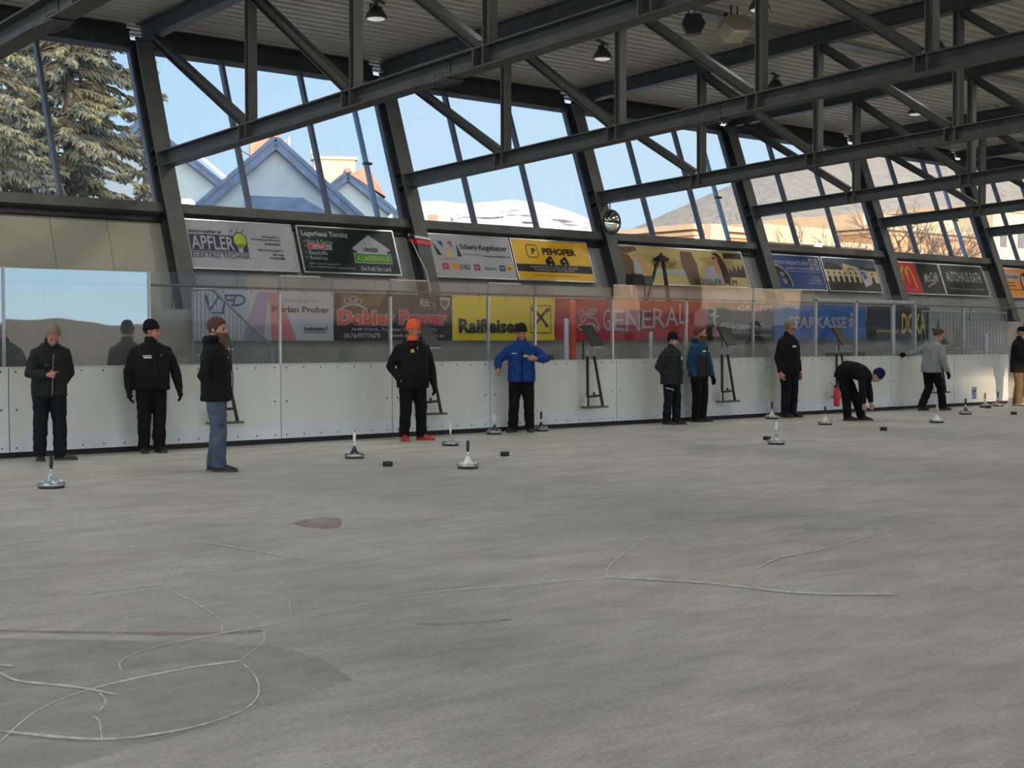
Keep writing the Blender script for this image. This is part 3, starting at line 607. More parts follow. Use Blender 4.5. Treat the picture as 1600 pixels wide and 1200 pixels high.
def disc(q, F_, cx, cy, rx, ry, d=.004, mi=0, n=24, a0=0., a1=2*PI): shape(q, F_, [(cx+rx*math.cos(a0+(a1-a0)*k/n), cy+ry*math.sin(a0+(a1-a0)*k/n)) for k in range(n)], d, mi)
def stroke(q, F_, P, w, d=.005, mi=0):
    for (x0, y0), (x1, y1) in zip(P, P[1:]):
        dx, dy = x1-x0, y1-y0; L_ = math.hypot(dx, dy) or 1; nx, ny = -dy/L_*w/2, dx/L_*w/2; ex, ey = dx/L_*w*.3, dy/L_*w*.3
        q.add([F_.p(x0-ex+nx, y0-ey+ny, d), F_.p(x1+ex+nx, y1+ey+ny, d), F_.p(x1+ex-nx, y1+ey-ny, d), F_.p(x0-ex-nx, y0-ey-ny, d)], [(0,1,2,3)], mi)
    for i, (x, y) in enumerate(P):
        pass
def ringline(q, F_, cx, cy, rx, ry, w, d=.005, mi=0, n=28, a0=0., a1=2*PI): stroke(q, F_, [(cx+rx*math.cos(a0+(a1-a0)*k/n), cy+ry*math.sin(a0+(a1-a0)*k/n)) for k in range(n+1)], w, d, mi)
HS = .805*math.sqrt(1+K*K)
def sign(label, xa, xb, m, cat='advertising panel'):
    t = empty('advertising_panel', ((xa+xb)/2, sl(0, 2.73, .24).y, 2.73), 0, label, cat, 'advertising panels under the windows')
    F_ = Fr(sl(xa, 3.535, .215), (1,0,0), -U, -NOUT); w = xb-xa
    q = MB(); q.poly([F_.p(0,0), F_.p(0,HS), F_.p(w,HS), F_.p(w,0)], NOUT*.012); q.build('panel', m, t)
    q = MB()
    for x in (-.012, w+.012): q.bar(F_.p(x, 0, .002), F_.p(x, HS, .002), .024, .02, NOUT)
    for y in (-.012, HS+.012): q.bar(F_.p(-.02, y, .002), F_.p(w+.02, y, .002), .02, .024, U)
    q.build('frame', ALU, t); return t, F_, w
def fin(q, name, m, t): return q.build(name, m, t)
# 1 white panel, light bulb
t, F_, w = sign('white advertising panel with navy lettering block and green light bulb', 11.04, 13.06, PW)
q = MB(); rect(q, F_, .03, .245, 1.08, .30); fin(q, 'navy_block', PN, t)
q = MB(); put_text(q, F_, 'elektroapfler.at', .03, .155, .62, .085, bold=.02); put_text(q, F_, 'ELEKTRO TECHNIK', .03, .585, 1.10, .085, bold=.005)
for s_, x, y, ww in (('Sierningstraße 12', 1.42, .22, .34), ('2734 Puchberg am Schneeberg', 1.19, .275, .57), ('+43 664 3240756', 1.44, .35, .32), ('Filiale: Dunkelsteinergasse 2', 1.29, .47, .50), ('2630 Ternitz', 1.57, .545, .22), ('+43 2630 38880', 1.50, .61, .30)): put_text(q, F_, s_, x, y, ww, .045, bold=.02)
rect(q, F_, .03, .555, 1.08, .018)
for a in (-.7, -.1, .6): stroke(q, F_, [(.96+.14*math.sin(a), .2-.02*math.cos(a)), (.96+.2*math.sin(a), .19-.07*math.cos(a))], .014)
disc(q, F_, .975, .325, .135, .15, .006); fin(q, 'lettering', PN, t)
q = MB(); put_text(q, F_, 'APFLER', .05, .27, .80, .25, .007, bold=.015); rect(q, F_, .03, .548, 1.08, .012, .007); disc(q, F_, .96, .505, .045, .05, .0085); fin(q, 'lettering', PW, t)
q = MB(); disc(q, F_, .975, .33, .12, .135, .0085); shape(q, F_, [(.89,.4), (1.06,.4), (1.005,.49), (.915,.49)], .0085); fin(q, 'bulb_drawing', PL, t)
q = MB()
stroke(q, F_, [(.80,.22), (.79,.17), (.82,.13), (.845,.17), (.83,.22)], .012); fin(q, 'hand_drawing', PGY, t)
# 2 dark green
t, F_, w = sign('dark green advertising panel with a white house outline', 13.2, 15.25, PG)
q = MB(); put_text(q, F_, 'Lagerhaus Ternitz', .07, .07, .98, .13, bold=.02)
for s_, y, ww in (('• Haus & Garten', .235, .6), ('•', .35, .03), ('• Baustoffe', .445, .45), ('• Radshop', .555, .43)): put_text(q, F_, s_, .09, y, ww, .085 if len(s_) > 1 else .03)
put_text(q, F_, '2630 Ternitz, Hauptstraße 32', .12, .68, .66, .045); put_text(q, F_, 'Tel. 02630/38250, lagerhaus.at', .12, .745, .95, .045); put_text(q, F_, 'Die Kraft fürs Land', 1.2, .71, .65, .095, bold=.015)
fin(q, 'lettering', PW, t); q = MB(); shape(q, F_, [(1.5,.09), (1.93,.37), (1.9,.41), (1.84,.41), (1.84,.46), (1.18,.46), (1.18,.41), (1.12,.41), (1.09,.37)]); rect(q, F_, 1.1, .455, .82, .2, .0045); fin(q, 'house_outline', PW, t); q = MB(); rect(q, F_, .155, .325, .5, .1, .0045); fin(q, 'white_block', PW, t)
q = MB(); rect(q, F_, 1.115, .47, .79, .17, .006); fin(q, 'green_block', PG2, t); q = MB(); rect(q, F_, .165, .335, .37, .08, .006); fin(q, 'red_block', PR, t)
q = MB(); put_text(q, F_, 'UNSER', 1.32, .345, .34, .085, .007, bold=.04); fin(q, 'lettering', PG, t); q = MB(); ringline(q, F_, .59, .375, .03, .03, .012, .007); fin(q, 'round_logo', PG, t)
q = MB(); put_text(q, F_, 'SPAR', .25, .345, .26, .06, .008, bold=.03); fin(q, 'lettering', PW, t)
q = MB(); put_text(q, F_, 'X LAGERHAUS', 1.15, .50, .72, .11, .008, bold=.02); fin(q, 'lettering', PL, t)
# 3 white panel, coloured wedges
t, F_, w = sign('white advertising panel with blue, magenta, yellow and black wedges', 16.06, 18.05, PW)
q = MB(); shape(q, F_, [(.09,.16), (.1,.16), (.27,.42), (.16,.42)]); shape(q, F_, [(.66,.19), (.67,.19), (.74,.43), (.64,.43)])
put_text(q, F_, 'Scherz-Kogelbauer', .74, .16, 1.18, .15, bold=.02); put_text(q, F_, 'www.scherz-kogelbauer.at', 1.28, .375, .66, .05, bold=.02); put_text(q, F_, 'Scherz-Kogelbauer', .22, .475, .38, .03)
put_text(q, F_, 'SCHILD', .63, .59, .26, .1); put_text(q, F_, 'Südbahn', 1.23, .62, .31, .07, shear=.3)
fin(q, 'lettering', PK, t)
q = MB(); put_text(q, F_, 'Werbung und mehr', .77, .355, .46, .05); fin(q, 'lettering', PGY, t)
for P_, m_ in (([(.21,.13), (.33,.13), (.33,.27)], PB), ([(.44,.12), (.55,.12), (.55,.27)], PM), ([(.43,.28), (.50,.44), (.36,.44)], PY)):
    q = MB(); shape(q, F_, P_); fin(q, 'wedge', m_, t)
for x, m_, s_ in ((.22, PR, 'C'), (.46, PO, None), (.98, PM, 'druck'), (1.62, PB, 'www'), (1.8, PY, 'SK')):
    q = MB(); rect(q, F_, x, .58, .15, .125); b_ = fin(q, 'logo_square', m_, t)
    if s_: q = MB(); put_text(q, F_, s_, x+.03, .615, .09, .055, .007, bold=.03); fin(q, 'lettering', PW if s_ != 'SK' else PK, t)
# 4 yellow
t, F_, w = sign('yellow advertising panel with a black band and two lorry drawings', 18.13, 20.18, PY)
q = MB(); rect(q, F_, 0, .52, w, .165); fin(q, 'black_band', PK, t); q = MB()
put_text(q, F_, 'PEHOFER', .78, .155, .92, .15, bold=.045); put_text(q, F_, 'P', .49, .17, .11, .13, bold=.05)
fin(q, 'lettering', PK, t)
for cx in (.93, 1.33):
    q = MB(); shape(q, F_, [(cx-.12,.5), (cx-.12,.41), (cx-.05,.38), (cx,.33), (cx+.06,.34), (cx+.09,.40), (cx+.13,.5)]); disc(q, F_, cx-.06, .5, .035, .035, .006); disc(q, F_, cx+.07, .5, .035, .035, .006); fin(q, 'lorry_drawing', PK, t)
q = MB()
put_text(q, F_, 'pehofer-transporte.at  office@pehofer.at', .42, .735, 1.25, .04); fin(q, 'lettering', PK, t)
q = MB(); ringpts = [(.41,.10), (.61,.10), (.66,.15), (.66,.32), (.61,.37), (.41,.37), (.36,.32), (.36,.15), (.41,.10)]; stroke(q, F_, ringpts, .022); fin(q, 'logo_outline', PBR, t)
q = MB(); put_text(q, F_, 'TRANSPORTBETON / KIES / LKW / BAGGER', .36, .55, 1.3, .055, .007); put_text(q, F_, 'PLANIERARBEITEN / ENTSORGUNG', .46, .615, 1.08, .05, .007); disc(q, F_, .95, .42, .03, .02, .007); disc(q, F_, 1.32, .43, .035, .02, .007); fin(q, 'lettering', PW, t)
# 5 photo billboard of a woman in a meadow (a generic picture)
t, F_, w = sign('wide photo billboard of a dark-haired woman in straw-coloured hills', 21.12, 25.06, PHILL, 'billboard')
q = MB(); shape(q, F_, [(0,.03), (.5,.0), (.55,.08), (.2,.17), (0,.14)]); fin(q, 'dark_hill', PBR, t); q = MB(); shape(q, F_, [(0,.14), (.25,.2), (.45,.5), (.5,.75), (0,.85)]); fin(q, 'dark_hill', PBR, t); q = MB(); shape(q, F_, [(1.95,.85), (1.85,.3), (1.9,.05), (2.25,.05), (2.35,.35), (2.3,.85)]); fin(q, 'dark_hill', PBR, t)
q = MB(); shape(q, F_, [(.3,.2), (.9,.15), (1.8,.28), (1.9,.5), (.9,.42)], .0035); shape(q, F_, [(2.4,.2), (3.0,.12), (3.93,.3), (3.93,.5), (2.9,.45)], .0035); fin(q, 'far_slopes', PTAN, t)
q = MB(); rect(q, F_, 3.3, .03, .63, .14); fin(q, 'dark_slope', PDB, t); q = MB(); shape(q, F_, [(3.35,.62), (3.4,.4), (3.5,.5), (3.55,.32), (3.65,.48), (3.72,.3), (3.8,.45), (3.88,.3), (3.93,.4), (3.93,.62)]); fin(q, 'dark_firs', PDB, t); q = MB()
shape(q, F_, [(2.93,.06), (3.08,.03), (3.2,.12), (3.3,.32), (3.38,.62), (3.3,.80), (3.12,.74), (3.1,.4), (3.02,.15)], .007); shape(q, F_, [(2.9,.15), (3.0,.15), (3.02,.2), (2.93,.2)], .009); fin(q, 'woman_hair', PDB, t); q = MB()
put_text(q, F_, 'Winter', .92, .26, .75, .22, shear=.25); fin(q, 'lettering', PDB, t)
q = MB(); shape(q, F_, [(2.92,.12), (3.02,.1), (3.08,.2), (3.05,.32), (3.12,.5), (2.98,.62), (2.9,.45), (2.95,.32)], .0075); shape(q, F_, [(.5,.06), (.56,.06), (.62,.3), (.8,.6), (.72,.66), (.55,.4)]); fin(q, 'woman_skin', PSK, t)
q = MB(); shape(q, F_, [(2.35,.8), (2.55,.48), (2.78,.36), (2.92,.36), (2.98,.6), (3.06,.52), (3.1,.8)], .006); shape(q, F_, [(.36,.3), (.47,.2), (.5,.4), (.56,.62), (.36,.68), (.3,.6)], .005); rect(q, F_, .95, .52, .95, .09, .005); fin(q, 'white_shirt', PW, t)
q = MB(); put_text(q, F_, 'RÖSSLER ALM', 2.12, .66, 1.42, .16, .009, bold=.0); fin(q, 'lettering', PK, t)
# 6 blue
t, F_, w = sign('royal blue advertising panel with white lettering and a round dark picture', 25.96, 27.93, PB)
q = MB(); put_text(q, F_, 'elektro mayerhofer', .05, .1, 1.47, .17, bold=.01); put_text(q, F_, 'Qualität mit Handschlag', .62, .28, .92, .09, bold=.01); rect(q, F_, .65, .39, 1.2, .012); rect(q, F_, 1.56, .05, .33, .29)
for s_, y, ww, x in (('2630 Ternitz', .51, .24, 1.55), ('02630/38380', .585, .42, 1.4), ('office@mayerhofer.at', .66, .52, 1.32)): put_text(q, F_, s_, x, y, ww, .06)
disc(q, F_, .2, .75, .52, .52, .0045, n=28, a0=-PI/2-.4, a1=.18); fin(q, 'lettering', PW, t)
q = MB(); ringline(q, F_, 1.725, .195, .12, .11, .03, .007); ringline(q, F_, 1.725, .195, .06, .05, .03, .007, a0=.5, a1=5.6); disc(q, F_, .2, .75, .48, .48, .006, n=28, a0=-PI/2-.4, a1=.16); fin(q, 'dark_round_picture', PK, t)
q = MB(); shape(q, F_, [(.3,.45), (.42,.42), (.5,.5), (.4,.56)], .008); shape(q, F_, [(.35,.6), (.5,.58), (.55,.7), (.42,.74)], .008); fin(q, 'grey_picture_shapes', PGY, t)
# 7 town hall picture
t, F_, w = sign('billboard picture of a long building with arcades and a parking sign', 28.04, 30.17, PSKY, 'billboard')
q = MB(); rect(q, F_, 0, .3, w, .32); shape(q, F_, [(.75,.3), (.8,.12), (1.35,.2), (1.45,.3)], .0035); fin(q, 'pale_facade', PCRM, t)
q = MB(); rect(q, F_, 0, .62, w, .231); fin(q, 'street', PDB, t)
q = MB(); shape(q, F_, [(0,.3), (.1,.12), (.3,.1), (.6,.15), (.75,.3)], .0045); shape(q, F_, [(1.5,.2), (2.1,.22), (2.1,.3), (1.6,.3)], .0045)
for k in range(9): x = .08+.22*k; shape(q, F_, [(x,.66), (x,.5), (x+.03,.46), (x+.09,.46), (x+.12,.5), (x+.12,.66)], .0045); rect(q, F_, x+.03, .35, .06, .07, .0045)
ringline(q, F_, 1.08, .38, .15, .13, .025, .0055, a0=PI, a1=2*PI); fin(q, 'arches_and_roofs', PK, t)
q = MB(); shape(q, F_, [(1.36,.3), (1.66,.27), (1.78,.66), (1.5,.74)], .007); fin(q, 'parking_sheet', PW, t)
q = MB(); shape(q, F_, [(1.44,.34), (1.6,.325), (1.66,.5), (1.51,.53)], .009); fin(q, 'parking_square', PB, t); q = MB(); put_text(q, F_, 'P', 1.51, .37, .07, .11, .011, bold=.04); fin(q, 'lettering', PW, t)
# 8 red / black fast food
t, F_, w = sign('red and black advertising panel with a yellow arched letter', 31.0, 33.0, PK)
q = MB(); shape(q, F_, [(0,0), (.93,0), (.98,HS), (0,HS)]); fin(q, 'red_field', PR, t)
q = MB(); stroke(q, F_, [(.2,.7), (.25,.3), (.31,.16), (.37,.12), (.43,.18), (.47,.35), (.48,.6), (.49,.35), (.53,.18), (.59,.12), (.66,.18), (.72,.35), (.77,.7)], .055); fin(q, 'arched_letter', PY, t)
q = MB(); put_text(q, F_, "McDonald's", .42, .73, .4, .05); stroke(q, F_, [(.955,0), (.99,HS)], .014); put_text(q, F_, 'McCafé', 1.2, .28, .68, .26, bold=.01, shear=.35, skew=-.06); stroke(q, F_, [(1.3,.66), (1.45,.59), (1.72,.52)], .03); fin(q, 'lettering', PW, t)
# 9 black
t, F_, w = sign('black advertising panel with large white capitals', 33.07, 35.12, PK)
q = MB(); put_text(q, F_, 'AUTOHAUS RATH', .2, .18, 1.68, .3, bold=.01); put_text(q, F_, '2630 Ternitz  |  autohaus-rath.at  |  02630/38291', .25, .66, 1.63, .05); fin(q, 'lettering', PW, t)
# 10 orange
t, F_, w = sign('orange advertising panel cut by the right edge of the photo', 36.0, 38.2, PO)
q = MB(); rect(q, F_, .05, .13, 1.0, .22); fin(q, 'white_strip', PW, t); q = MB(); put_text(q, F_, 'GETRÄNKE', .1, .18, .85, .12, .007, bold=.03); rect(q, F_, .28, .41, .35, .035); rect(q, F_, .28, .5, .4, .035); rect(q, F_, .28, .62, 1.4, .03); fin(q, 'lettering', PBR, t)
q = MB(); disc(q, F_, 1.4, .45, .45, .36, .006); fin(q, 'dark_picture', PDB, t); q = MB(); disc(q, F_, 1.15, .4, .12, .2, .008); fin(q, 'face_shape', PSK, t)
# ---------------- cloth banners on the parapet rail
YBN = 19.86
def banner(label, u0, u1, m, amp=.009, seed=0, droop=.0, zt_=2.31, zb_=1.515):
    xa, xb = at_y(u0, 500, YBN).x, at_y(u1, 500, YBN).x; w = xb-xa; h = zt_-zb_
    def warp(x, y): return amp*(noise.noise(Vector((x*2.3+seed*7.1, y*2.1, seed)))*1.1+.5*noise.noise(Vector((x*6+seed, y*4, 3))))+amp
    t = empty('cloth_banner', ((xa+xb)/2, YBN, zb_), 0, label, 'banner', 'cloth banners on the parapet')
    F_ = Fr((xa, YBN, zt_), (1,0,0), (0,0,-1), (0,-1,0), warp)
    q = MB(); rect(q, F_, 0, 0, w, h, 0, 0, int(w*12), 9); rect(q, F_, 0, 0, w, h, -.002, 0, int(w*12), 9); q.build('cloth', m, t, smooth=True)
    q = MB()
    for k in range(int(w/.5)+1):
        x = .04+(w-.08)*k/int(w/.5); q.ball(F_.p(x, .03, .004), .012, n=6, m=4); q.tube([F_.p(x, .03, 0), (xa+x, YBN+.03, zt_+.03)], .004, 4)
    q.build('eyelet', BLACK, t); return t, F_, w, h, (lambda u, v, y=YBN: (at_y(u, v, y).x-xa, zt_-at_y(u, v, y).z))
CW = mat('banner_cloth_white', srgb(186,188,200), .7, 0, .05, 2); CNV = mat('banner_cloth_navy', srgb(26,26,44), .7, 0, .1, 1.5); CY = mat('banner_cloth_yellow', srgb(226,200,44), .7, 0, .06, 2); CRD = mat('banner_cloth_red', srgb(168,26,44), .7, 0, .1, 2)
CBL = mat('banner_cloth_blue', srgb(36,104,178), .7, 0, .12, 1.5); CDK = mat('banner_cloth_black', srgb(30,34,42), .7, 0, .1, 2); PVI = pmat('print_violet', 150, 140, 178); PRS = pmat('print_rose', 200, 120, 130)
t, F_, w, h, L = banner('white cloth banner with blue letters and a rose wedge, behind the stair railing', 300, 520.5, CW, seed=1)
q = MB(); a = L(418,455); b = L(398,533); c = L(385,500); d = L(412,533); e_ = L(428,455); f_ = L(462,534)
quad(q, F_, L(402,456), L(420,456), L(410,533), L(378,530), .004); fin(q, 'violet_wedge', PVI, t); q = MB(); quad(q, F_, L(420,456), L(434,456), L(463,531), L(424,532), .004); fin(q, 'rose_wedge', PRS, t)
q = MB(); x, y = L(318,459); x2, y2 = L(346,489); put_text(q, F_, 'V', x, y, x2-x, y2-y, .008, bold=-.01, shear=.2)
for P_ in ([(352,462), (347,488)], [(351,461.5), (374,461.5), (380,464), (382,469), (379,474), (371,477), (362,477)], [(352,469), (364,469)], [(367,462), (363,477)], [(330,489), (349,489)]): stroke(q, F_, [L(*p_) for p_ in P_], .028, .009)
fin(q, 'lettering', PB, t)
q = MB()
x, y = L(424,478); x2, y2 = L(514,489); put_text(q, F_, 'Florian Prober', x, y, x2-x, y2-y, .008, bold=.03)
x, y = L(474,510); x2, y2 = L(510,516); put_text(q, F_, 'helvetia', x, y, x2-x-.06, y2-y+.01, .008, bold=.03, shear=.15); stroke(q, F_, [(x,y2+.035), (x2,y2+.035)], .01, .008); stroke(q, F_, [(x2-.04,y+.06), (x2-.015,y), (x2+.01,y+.06)], .015, .008); fin(q, 'lettering', PN, t)
q = MB(); x, y = L(424,466); x2, y2 = L(498,474); put_text(q, F_, 'Versicherungsagentur', x, y, x2-x, y2-y, .008); x, y = L(475,506); put_text(q, F_, 'Ihre', x, y, .12, .03, .008); fin(q, 'lettering', PGY, t)
t, F_, w, h, L = banner('dark cloth banner with big red letters edged in white', 522, 705.5, CNV, seed=2)
def tbox(q, s_, u0, v0, u1, v1, d=.008, **k): x, y = L(u0, v0); x2, y2 = L(u1, v1); put_text(q, F_, s_, x, y, x2-x, y2-y, d+.003, **k)
q = MB(); tbox(q, 'Dobler', 526, 483, 616.5, 509.5, bold=.1); tbox(q, 'Power', 622, 484, 699, 509.5, bold=.1)
tbox(q, '2648 Würth, Ternitzer Dorferstraße 76', 548, 512, 681, 518, bold=.02); tbox(q, '0676/9777679', 536, 520.5, 593, 528.5, bold=.02); tbox(q, 'www.dobler-power.at', 607, 521, 693, 528.5, bold=.02)
tbox(q, 'Kfz', 656, 467, 671, 479, bold=.03); tbox(q, '24h', 674, 472, 680, 478); tbox(q, 'Fachbetrieb', 658, 480.5, 681, 482.5)
x, y = L(686,464); shape(q, F_, [(x,y), (x+.24,y+.01), (x+.22,y+.15), (x+.13,y+.24), (x+.03,y+.16)], .005)
for cx, cy in ((542,470), (551,467), (560,471)): x, y = L(cx, cy); ringline(q, F_, x, y, .055, .045, .018, .006)
x, y = L(532,482); x2, _ = L(572,482); stroke(q, F_, [(x,y), (x+.15,y-.06), ((x+x2)/2,y-.08), (x2-.15,y-.06), (x2,y)], .03, .006); fin(q, 'lettering', PW, t)
q = MB(); tbox(q, 'Dobler', 527.5, 484, 615, 508.5, .012, bold=.045); tbox(q, 'Power', 623.5, 485, 697.5, 508.5, .012, bold=.045); fin(q, 'red_lettering', PR, t)
q = MB(); x, y = L(688,466); shape(q, F_, [(x,y+.03), (x+.17,y+.03), (x+.15,y+.12), (x+.1,y+.18), (x+.02,y+.11)], .0075); fin(q, 'shield_centre', PSKY, t)
q = MB(); quad(q, F_, L(532,459), L(606,460), L(590,478), L(530,480), .003, 9, 5); fin(q, 'brown_photo_area', PBR, t)
t, F_, w, h, L = banner('yellow cloth banner with black lettering and a gable-cross emblem', 706.5, 866, CY, seed=3)
q = MB(); tbox(q, 'Raiffeisen', 716, 497.5, 815, 521, bold=.04); fin(q, 'lettering', PK, t); q = MB(); x, y = L(828,477.5); x2, y2 = L(860,520); stroke(q, F_, [(x,y), (x2,y), (x2,y2), (x,y2), (x,y)], .016)
stroke(q, F_, [(x+.09,y+.38), (x2-.12,y+.09)], .06, .006); stroke(q, F_, [(x2-.08,y+.38), (x+.12,y+.09)], .06, .0075); shape(q, F_, [(x2-.15,y+.06), (x2-.03,y+.03), (x2-.02,y+.12), (x2-.06,y+.10), (x2-.1,y+.13)], .007); shape(q, F_, [(x+.15,y+.06), (x+.03,y+.03), (x+.02,y+.12), (x+.06,y+.10), (x+.1,y+.13)], .007); fin(q, 'gable_cross', PK, t)
t, F_, w, h, L = banner('long red cloth banner with white serif capitals and a lion emblem', 867, 1103, CRD, .012, seed=4, zb_=1.52)
q = MB(); tbox(q, 'G', 941, 482, 953, 517, bold=-.005)
for s_, u0, v0, u1, v1 in (('E',958,484,974,516.5), ('N',977,485,999,517), ('E',1002,484,1017,513), ('R',1019,482,1038,511), ('A',1039,480,1058,509), ('L',1060,474.5,1071,506)): tbox(q, s_, u0, v0, u1, v1, bold=.0)
tbox(q, 'I', 1071, 474, 1074.5, 503)
for u0, v0, u1, v1 in ((958,484,974,516.5), (977,485,999,517), (1002,484,1017,513), (1019,482,1038,511), (1060,474.5,1071,506), (1071,474,1075,503)):
    for u, v in ((u0+1.5, v0+.5), (u0+1.5, v1-.5), (u1-1.5, v1-.5)): x, y = L(u, v); stroke(q, F_, [(x-.045, y), (x+.045, y)], .018, .011)
LI = [(904,494), (903,486), (908,483), (911,487), (910,492), (906,498), (910,504), (914,500), (914,488), (920,484), (932,483), (929,487), (919,489), (917,495), (928,497), (933,505), (936,514), (930,510), (925,506), (918,506), (912,510), (907,507), (901,509), (904,515), (936,516)]
stroke(q, F_, [L(*p_) for p_ in LI], .022, .008); stroke(q, F_, [L(*p_) for p_ in [(914,491), (924,492), (930,490)]], .018, .008); stroke(q, F_, [L(*p_) for p_ in [(908,513), (914,509), (920,513), (926,509), (930,514)]], .018, .008); fin(q, 'lettering', PW, t)
t, F_, w, h, L = banner('dark blue cloth banner with a white sprayer figure, between red and light blue banners', 1104.5, 1208.5, CNV, .012, seed=5)
q = MB(); tbox(q, 'GRUPPE', 1152, 477, 1208, 486, bold=-.01); tbox(q, 'KFZ-Spritzlackierung-Ternitz', 1126, 504, 1206, 516, skew=.02, bold=.01); tbox(q, 'Tel. 0664/4220153', 1133, 515, 1170, 522, bold=.01); tbox(q, 'www.gruppe.at', 1176, 522, 1206, 526)
stroke(q, F_, [L(*p_) for p_ in [(1112,492), (1117,488), (1115,498), (1117,510)]], .06, .007); stroke(q, F_, [L(*p_) for p_ in [(1108,492), (1122,495)]], .035, .007); x, y = L(1116,485); disc(q, F_, x, y, .05, .04, .007); fin(q, 'lettering', PLG, t)
q = MB(); x, y = L(1112,512); x2, y2 = L(1123,526); rect(q, F_, x, y, x2-x, y2-y, .005); fin(q, 'rose_square', PRS, t)
t, F_, w, h, L = banner('light blue cloth banner with white capitals and blue wave lines', 1209.5, 1352, CBL, .012, seed=6)
q = MB(); tbox(q, 'SPARKASSE', 1231, 494, 1322, 513, bold=.025); tbox(q, 'S', 1324, 496, 1333, 512, bold=.06); x, y = L(1330,491.5); disc(q, F_, x, y, .06, .04); x, y = L(1337,510); disc(q, F_, x, y, .04, .03); fin(q, 'lettering', PW, t)
q = MB()
for r_ in range(7):
    yy = .05+.115*r_
    if .25 < yy < .55: continue
    stroke(q, F_, [(x_*w/20+.02, yy+.05*math.sin(x_*.9+r_*.7)) for x_ in range(20)], .014, .004)
fin(q, 'wave_lines', PLINE, t)
t, F_, w, h, L = banner('black cloth banner with tall yellow letters', 1353.5, 1452, CDK, .009, seed=7)
q = MB(); tbox(q, 'DOKA', 1408, 489, 1445, 522, bold=.02); tbox(q, 'powered by', 1369, 514, 1403, 521); fin(q, 'lettering', PY, t)
rb = MB(); rb.tube([(-12, YBN+.05, 2.36), (52, YBN+.05, 2.36)], .02, 8)
rb2 = empty('parapet_railing', (20, YBN+.05, 2.0), 0, 'thin steel railing above the parapet that the banners hang from', 'railing'); rb.build('top_rail', STEELF, rb2)
for x in range(-10, 52, 2):
    q = MB(); q.tube([(x, YBN+.1, 1.99), (x, YBN+.05, 2.36)], .014, 6); q.build('post', STEELF, rb2)
# ================================================================ THINGS IN THE HALL
# ---- stair with railing behind the glass
GALV = mat('galvanised_railing', (.33,.35,.37), .45, .5, .15, 6)
ys = 19.35
def P_(u, v, y=ys): return at_y(u, v, y)
t = empty('stair_railing', (P_(320, 500).x, ys, 0), 0, 'steel stair railing with upright bars descending behind the glass', 'railing')
a, b_, c = P_(301, 452), P_(332, 452), P_(425, 541)
q = MB(); q.tube([a, b_, c, (c.x, ys, 0)], .026, 8); q.build('handrail', GALV, t)
q = MB(); q.tube([(a.x, ys, a.z), (a.x, ys, .0)], .022, 6); q.build('post', GALV, t)
n_ = 20
for k in range(1, n_):
    x = a.x+(c.x-a.x)*k/n_; zt_ = a.z if x < b_.x else b_.z+(c.z-b_.z)*(x-b_.x)/(c.x-b_.x)
    zlow = max(.02, zt_-1.0)
    q = MB(); q.tube([(x, ys, zt_-.02), (x, ys, zlow)], .008, 5); q.build('baluster', GALV, t)
q = MB(); zl = a.z-1.0; q.tube([(a.x, ys, zl), (b_.x, ys, zl), (b_.x+(c.x-b_.x)*.9, ys, max(.06, b_.z-1.0+(c.z-b_.z)*.9))], .014, 6); q.build('lower_rail', GALV, t)
t = empty('stair', (P_(320, 500).x, 19.65, 0), 0, 'concrete stair behind the glass and its steel railing', 'stair')
q = MB()
for k in range(7):
    x0 = a.x-.3+(c.x+.3-a.x)*k/7; q.box((x0+.13, 19.65, (1.17-.165*k)/2), ((c.x+.3-a.x)/7, .5, 1.17-.165*k))
q.build('steps', CONC, t)
# second railing far right behind the glass
x0, x1 = at_y(1440, 500, 19.4).x, at_y(1572, 500, 19.4).x
t = empty('guard_railing', (x0, 19.4, 0), 0, 'pale steel guard railing with upright bars behind the last glass panes', 'railing')
for z in (2.2, 1.3): q = MB(); q.tube([(x0, 19.4, z), (x1, 19.4, z)], .022, 8); q.build('rail', GALV, t)
for k in range(26): q = MB(); x = x0+(x1-x0)*k/25; q.tube([(x, 19.4, 2.2), (x, 19.4, 1.3 if k not in (0, 12, 25) else 0)], .012, 5); q.build('baluster', GALV, t)
# ---- tripod and box on the gallery
TRI = mat('tripod_black', (.015,.015,.017), .5, 0, .2, 8)
yt = 20.42; A = at_y(1033, 404, yt)
t = empty('tripod', (A.x, yt, 1.17), 0, 'tall black tripod standing on the gallery in front of the woman billboard', 'tripod')
q = MB(); q.box((A.x, yt, A.z-.02), (.26, .2, .08)); q.lathe([(.03,-.02),(.1,0),(.1,.05),(.05,.07),(.02,.12)], (A.x, yt, A.z), 12); q.build('head', TRI, t)
for dx, dy in ((-.88, -.05), (.20, -.2), (.6, .08)):
    q = MB(); top_ = Vector((A.x+dx*.13, yt+dy*.13, A.z-.05)); f_ = Vector((A.x+dx, yt+dy, 1.19)); m = top_.lerp(f_, .55); q.tube([top_, m], .034, 6); q.tube([m, f_], [.026, .018], 6); q.build('leg', TRI, t)
B_ = at_y(991, 437, 20.3)
t = empty('black_case', (B_.x, 20.3, 1.17), 0, 'black case on a thin pole left of the tripod', 'case')
q = MB(); q.box((B_.x, 20.3, B_.z), (.28, .2, .22)); q.build('body', TRI, t); q = MB(); q.tube([(B_.x, 20.3, 1.17), (B_.x, 20.3, B_.z-.1)], .02, 8); q.build('pole', TRI, t)
B_ = at_y(1008, 438, 20.3)
t = empty('grey_case', (B_.x, 20.3, 1.17), 0, 'dark grey case on a pole between the black case and the tripod', 'case')
q = MB(); q.box((B_.x+.02, 20.3, B_.z), (.24, .18, .18)); q.build('body', STEELF, t); q = MB(); q.tube([(B_.x, 20.3, 1.17), (B_.x, 20.3, B_.z-.08)], .02, 8); q.build('pole', TRI, t)
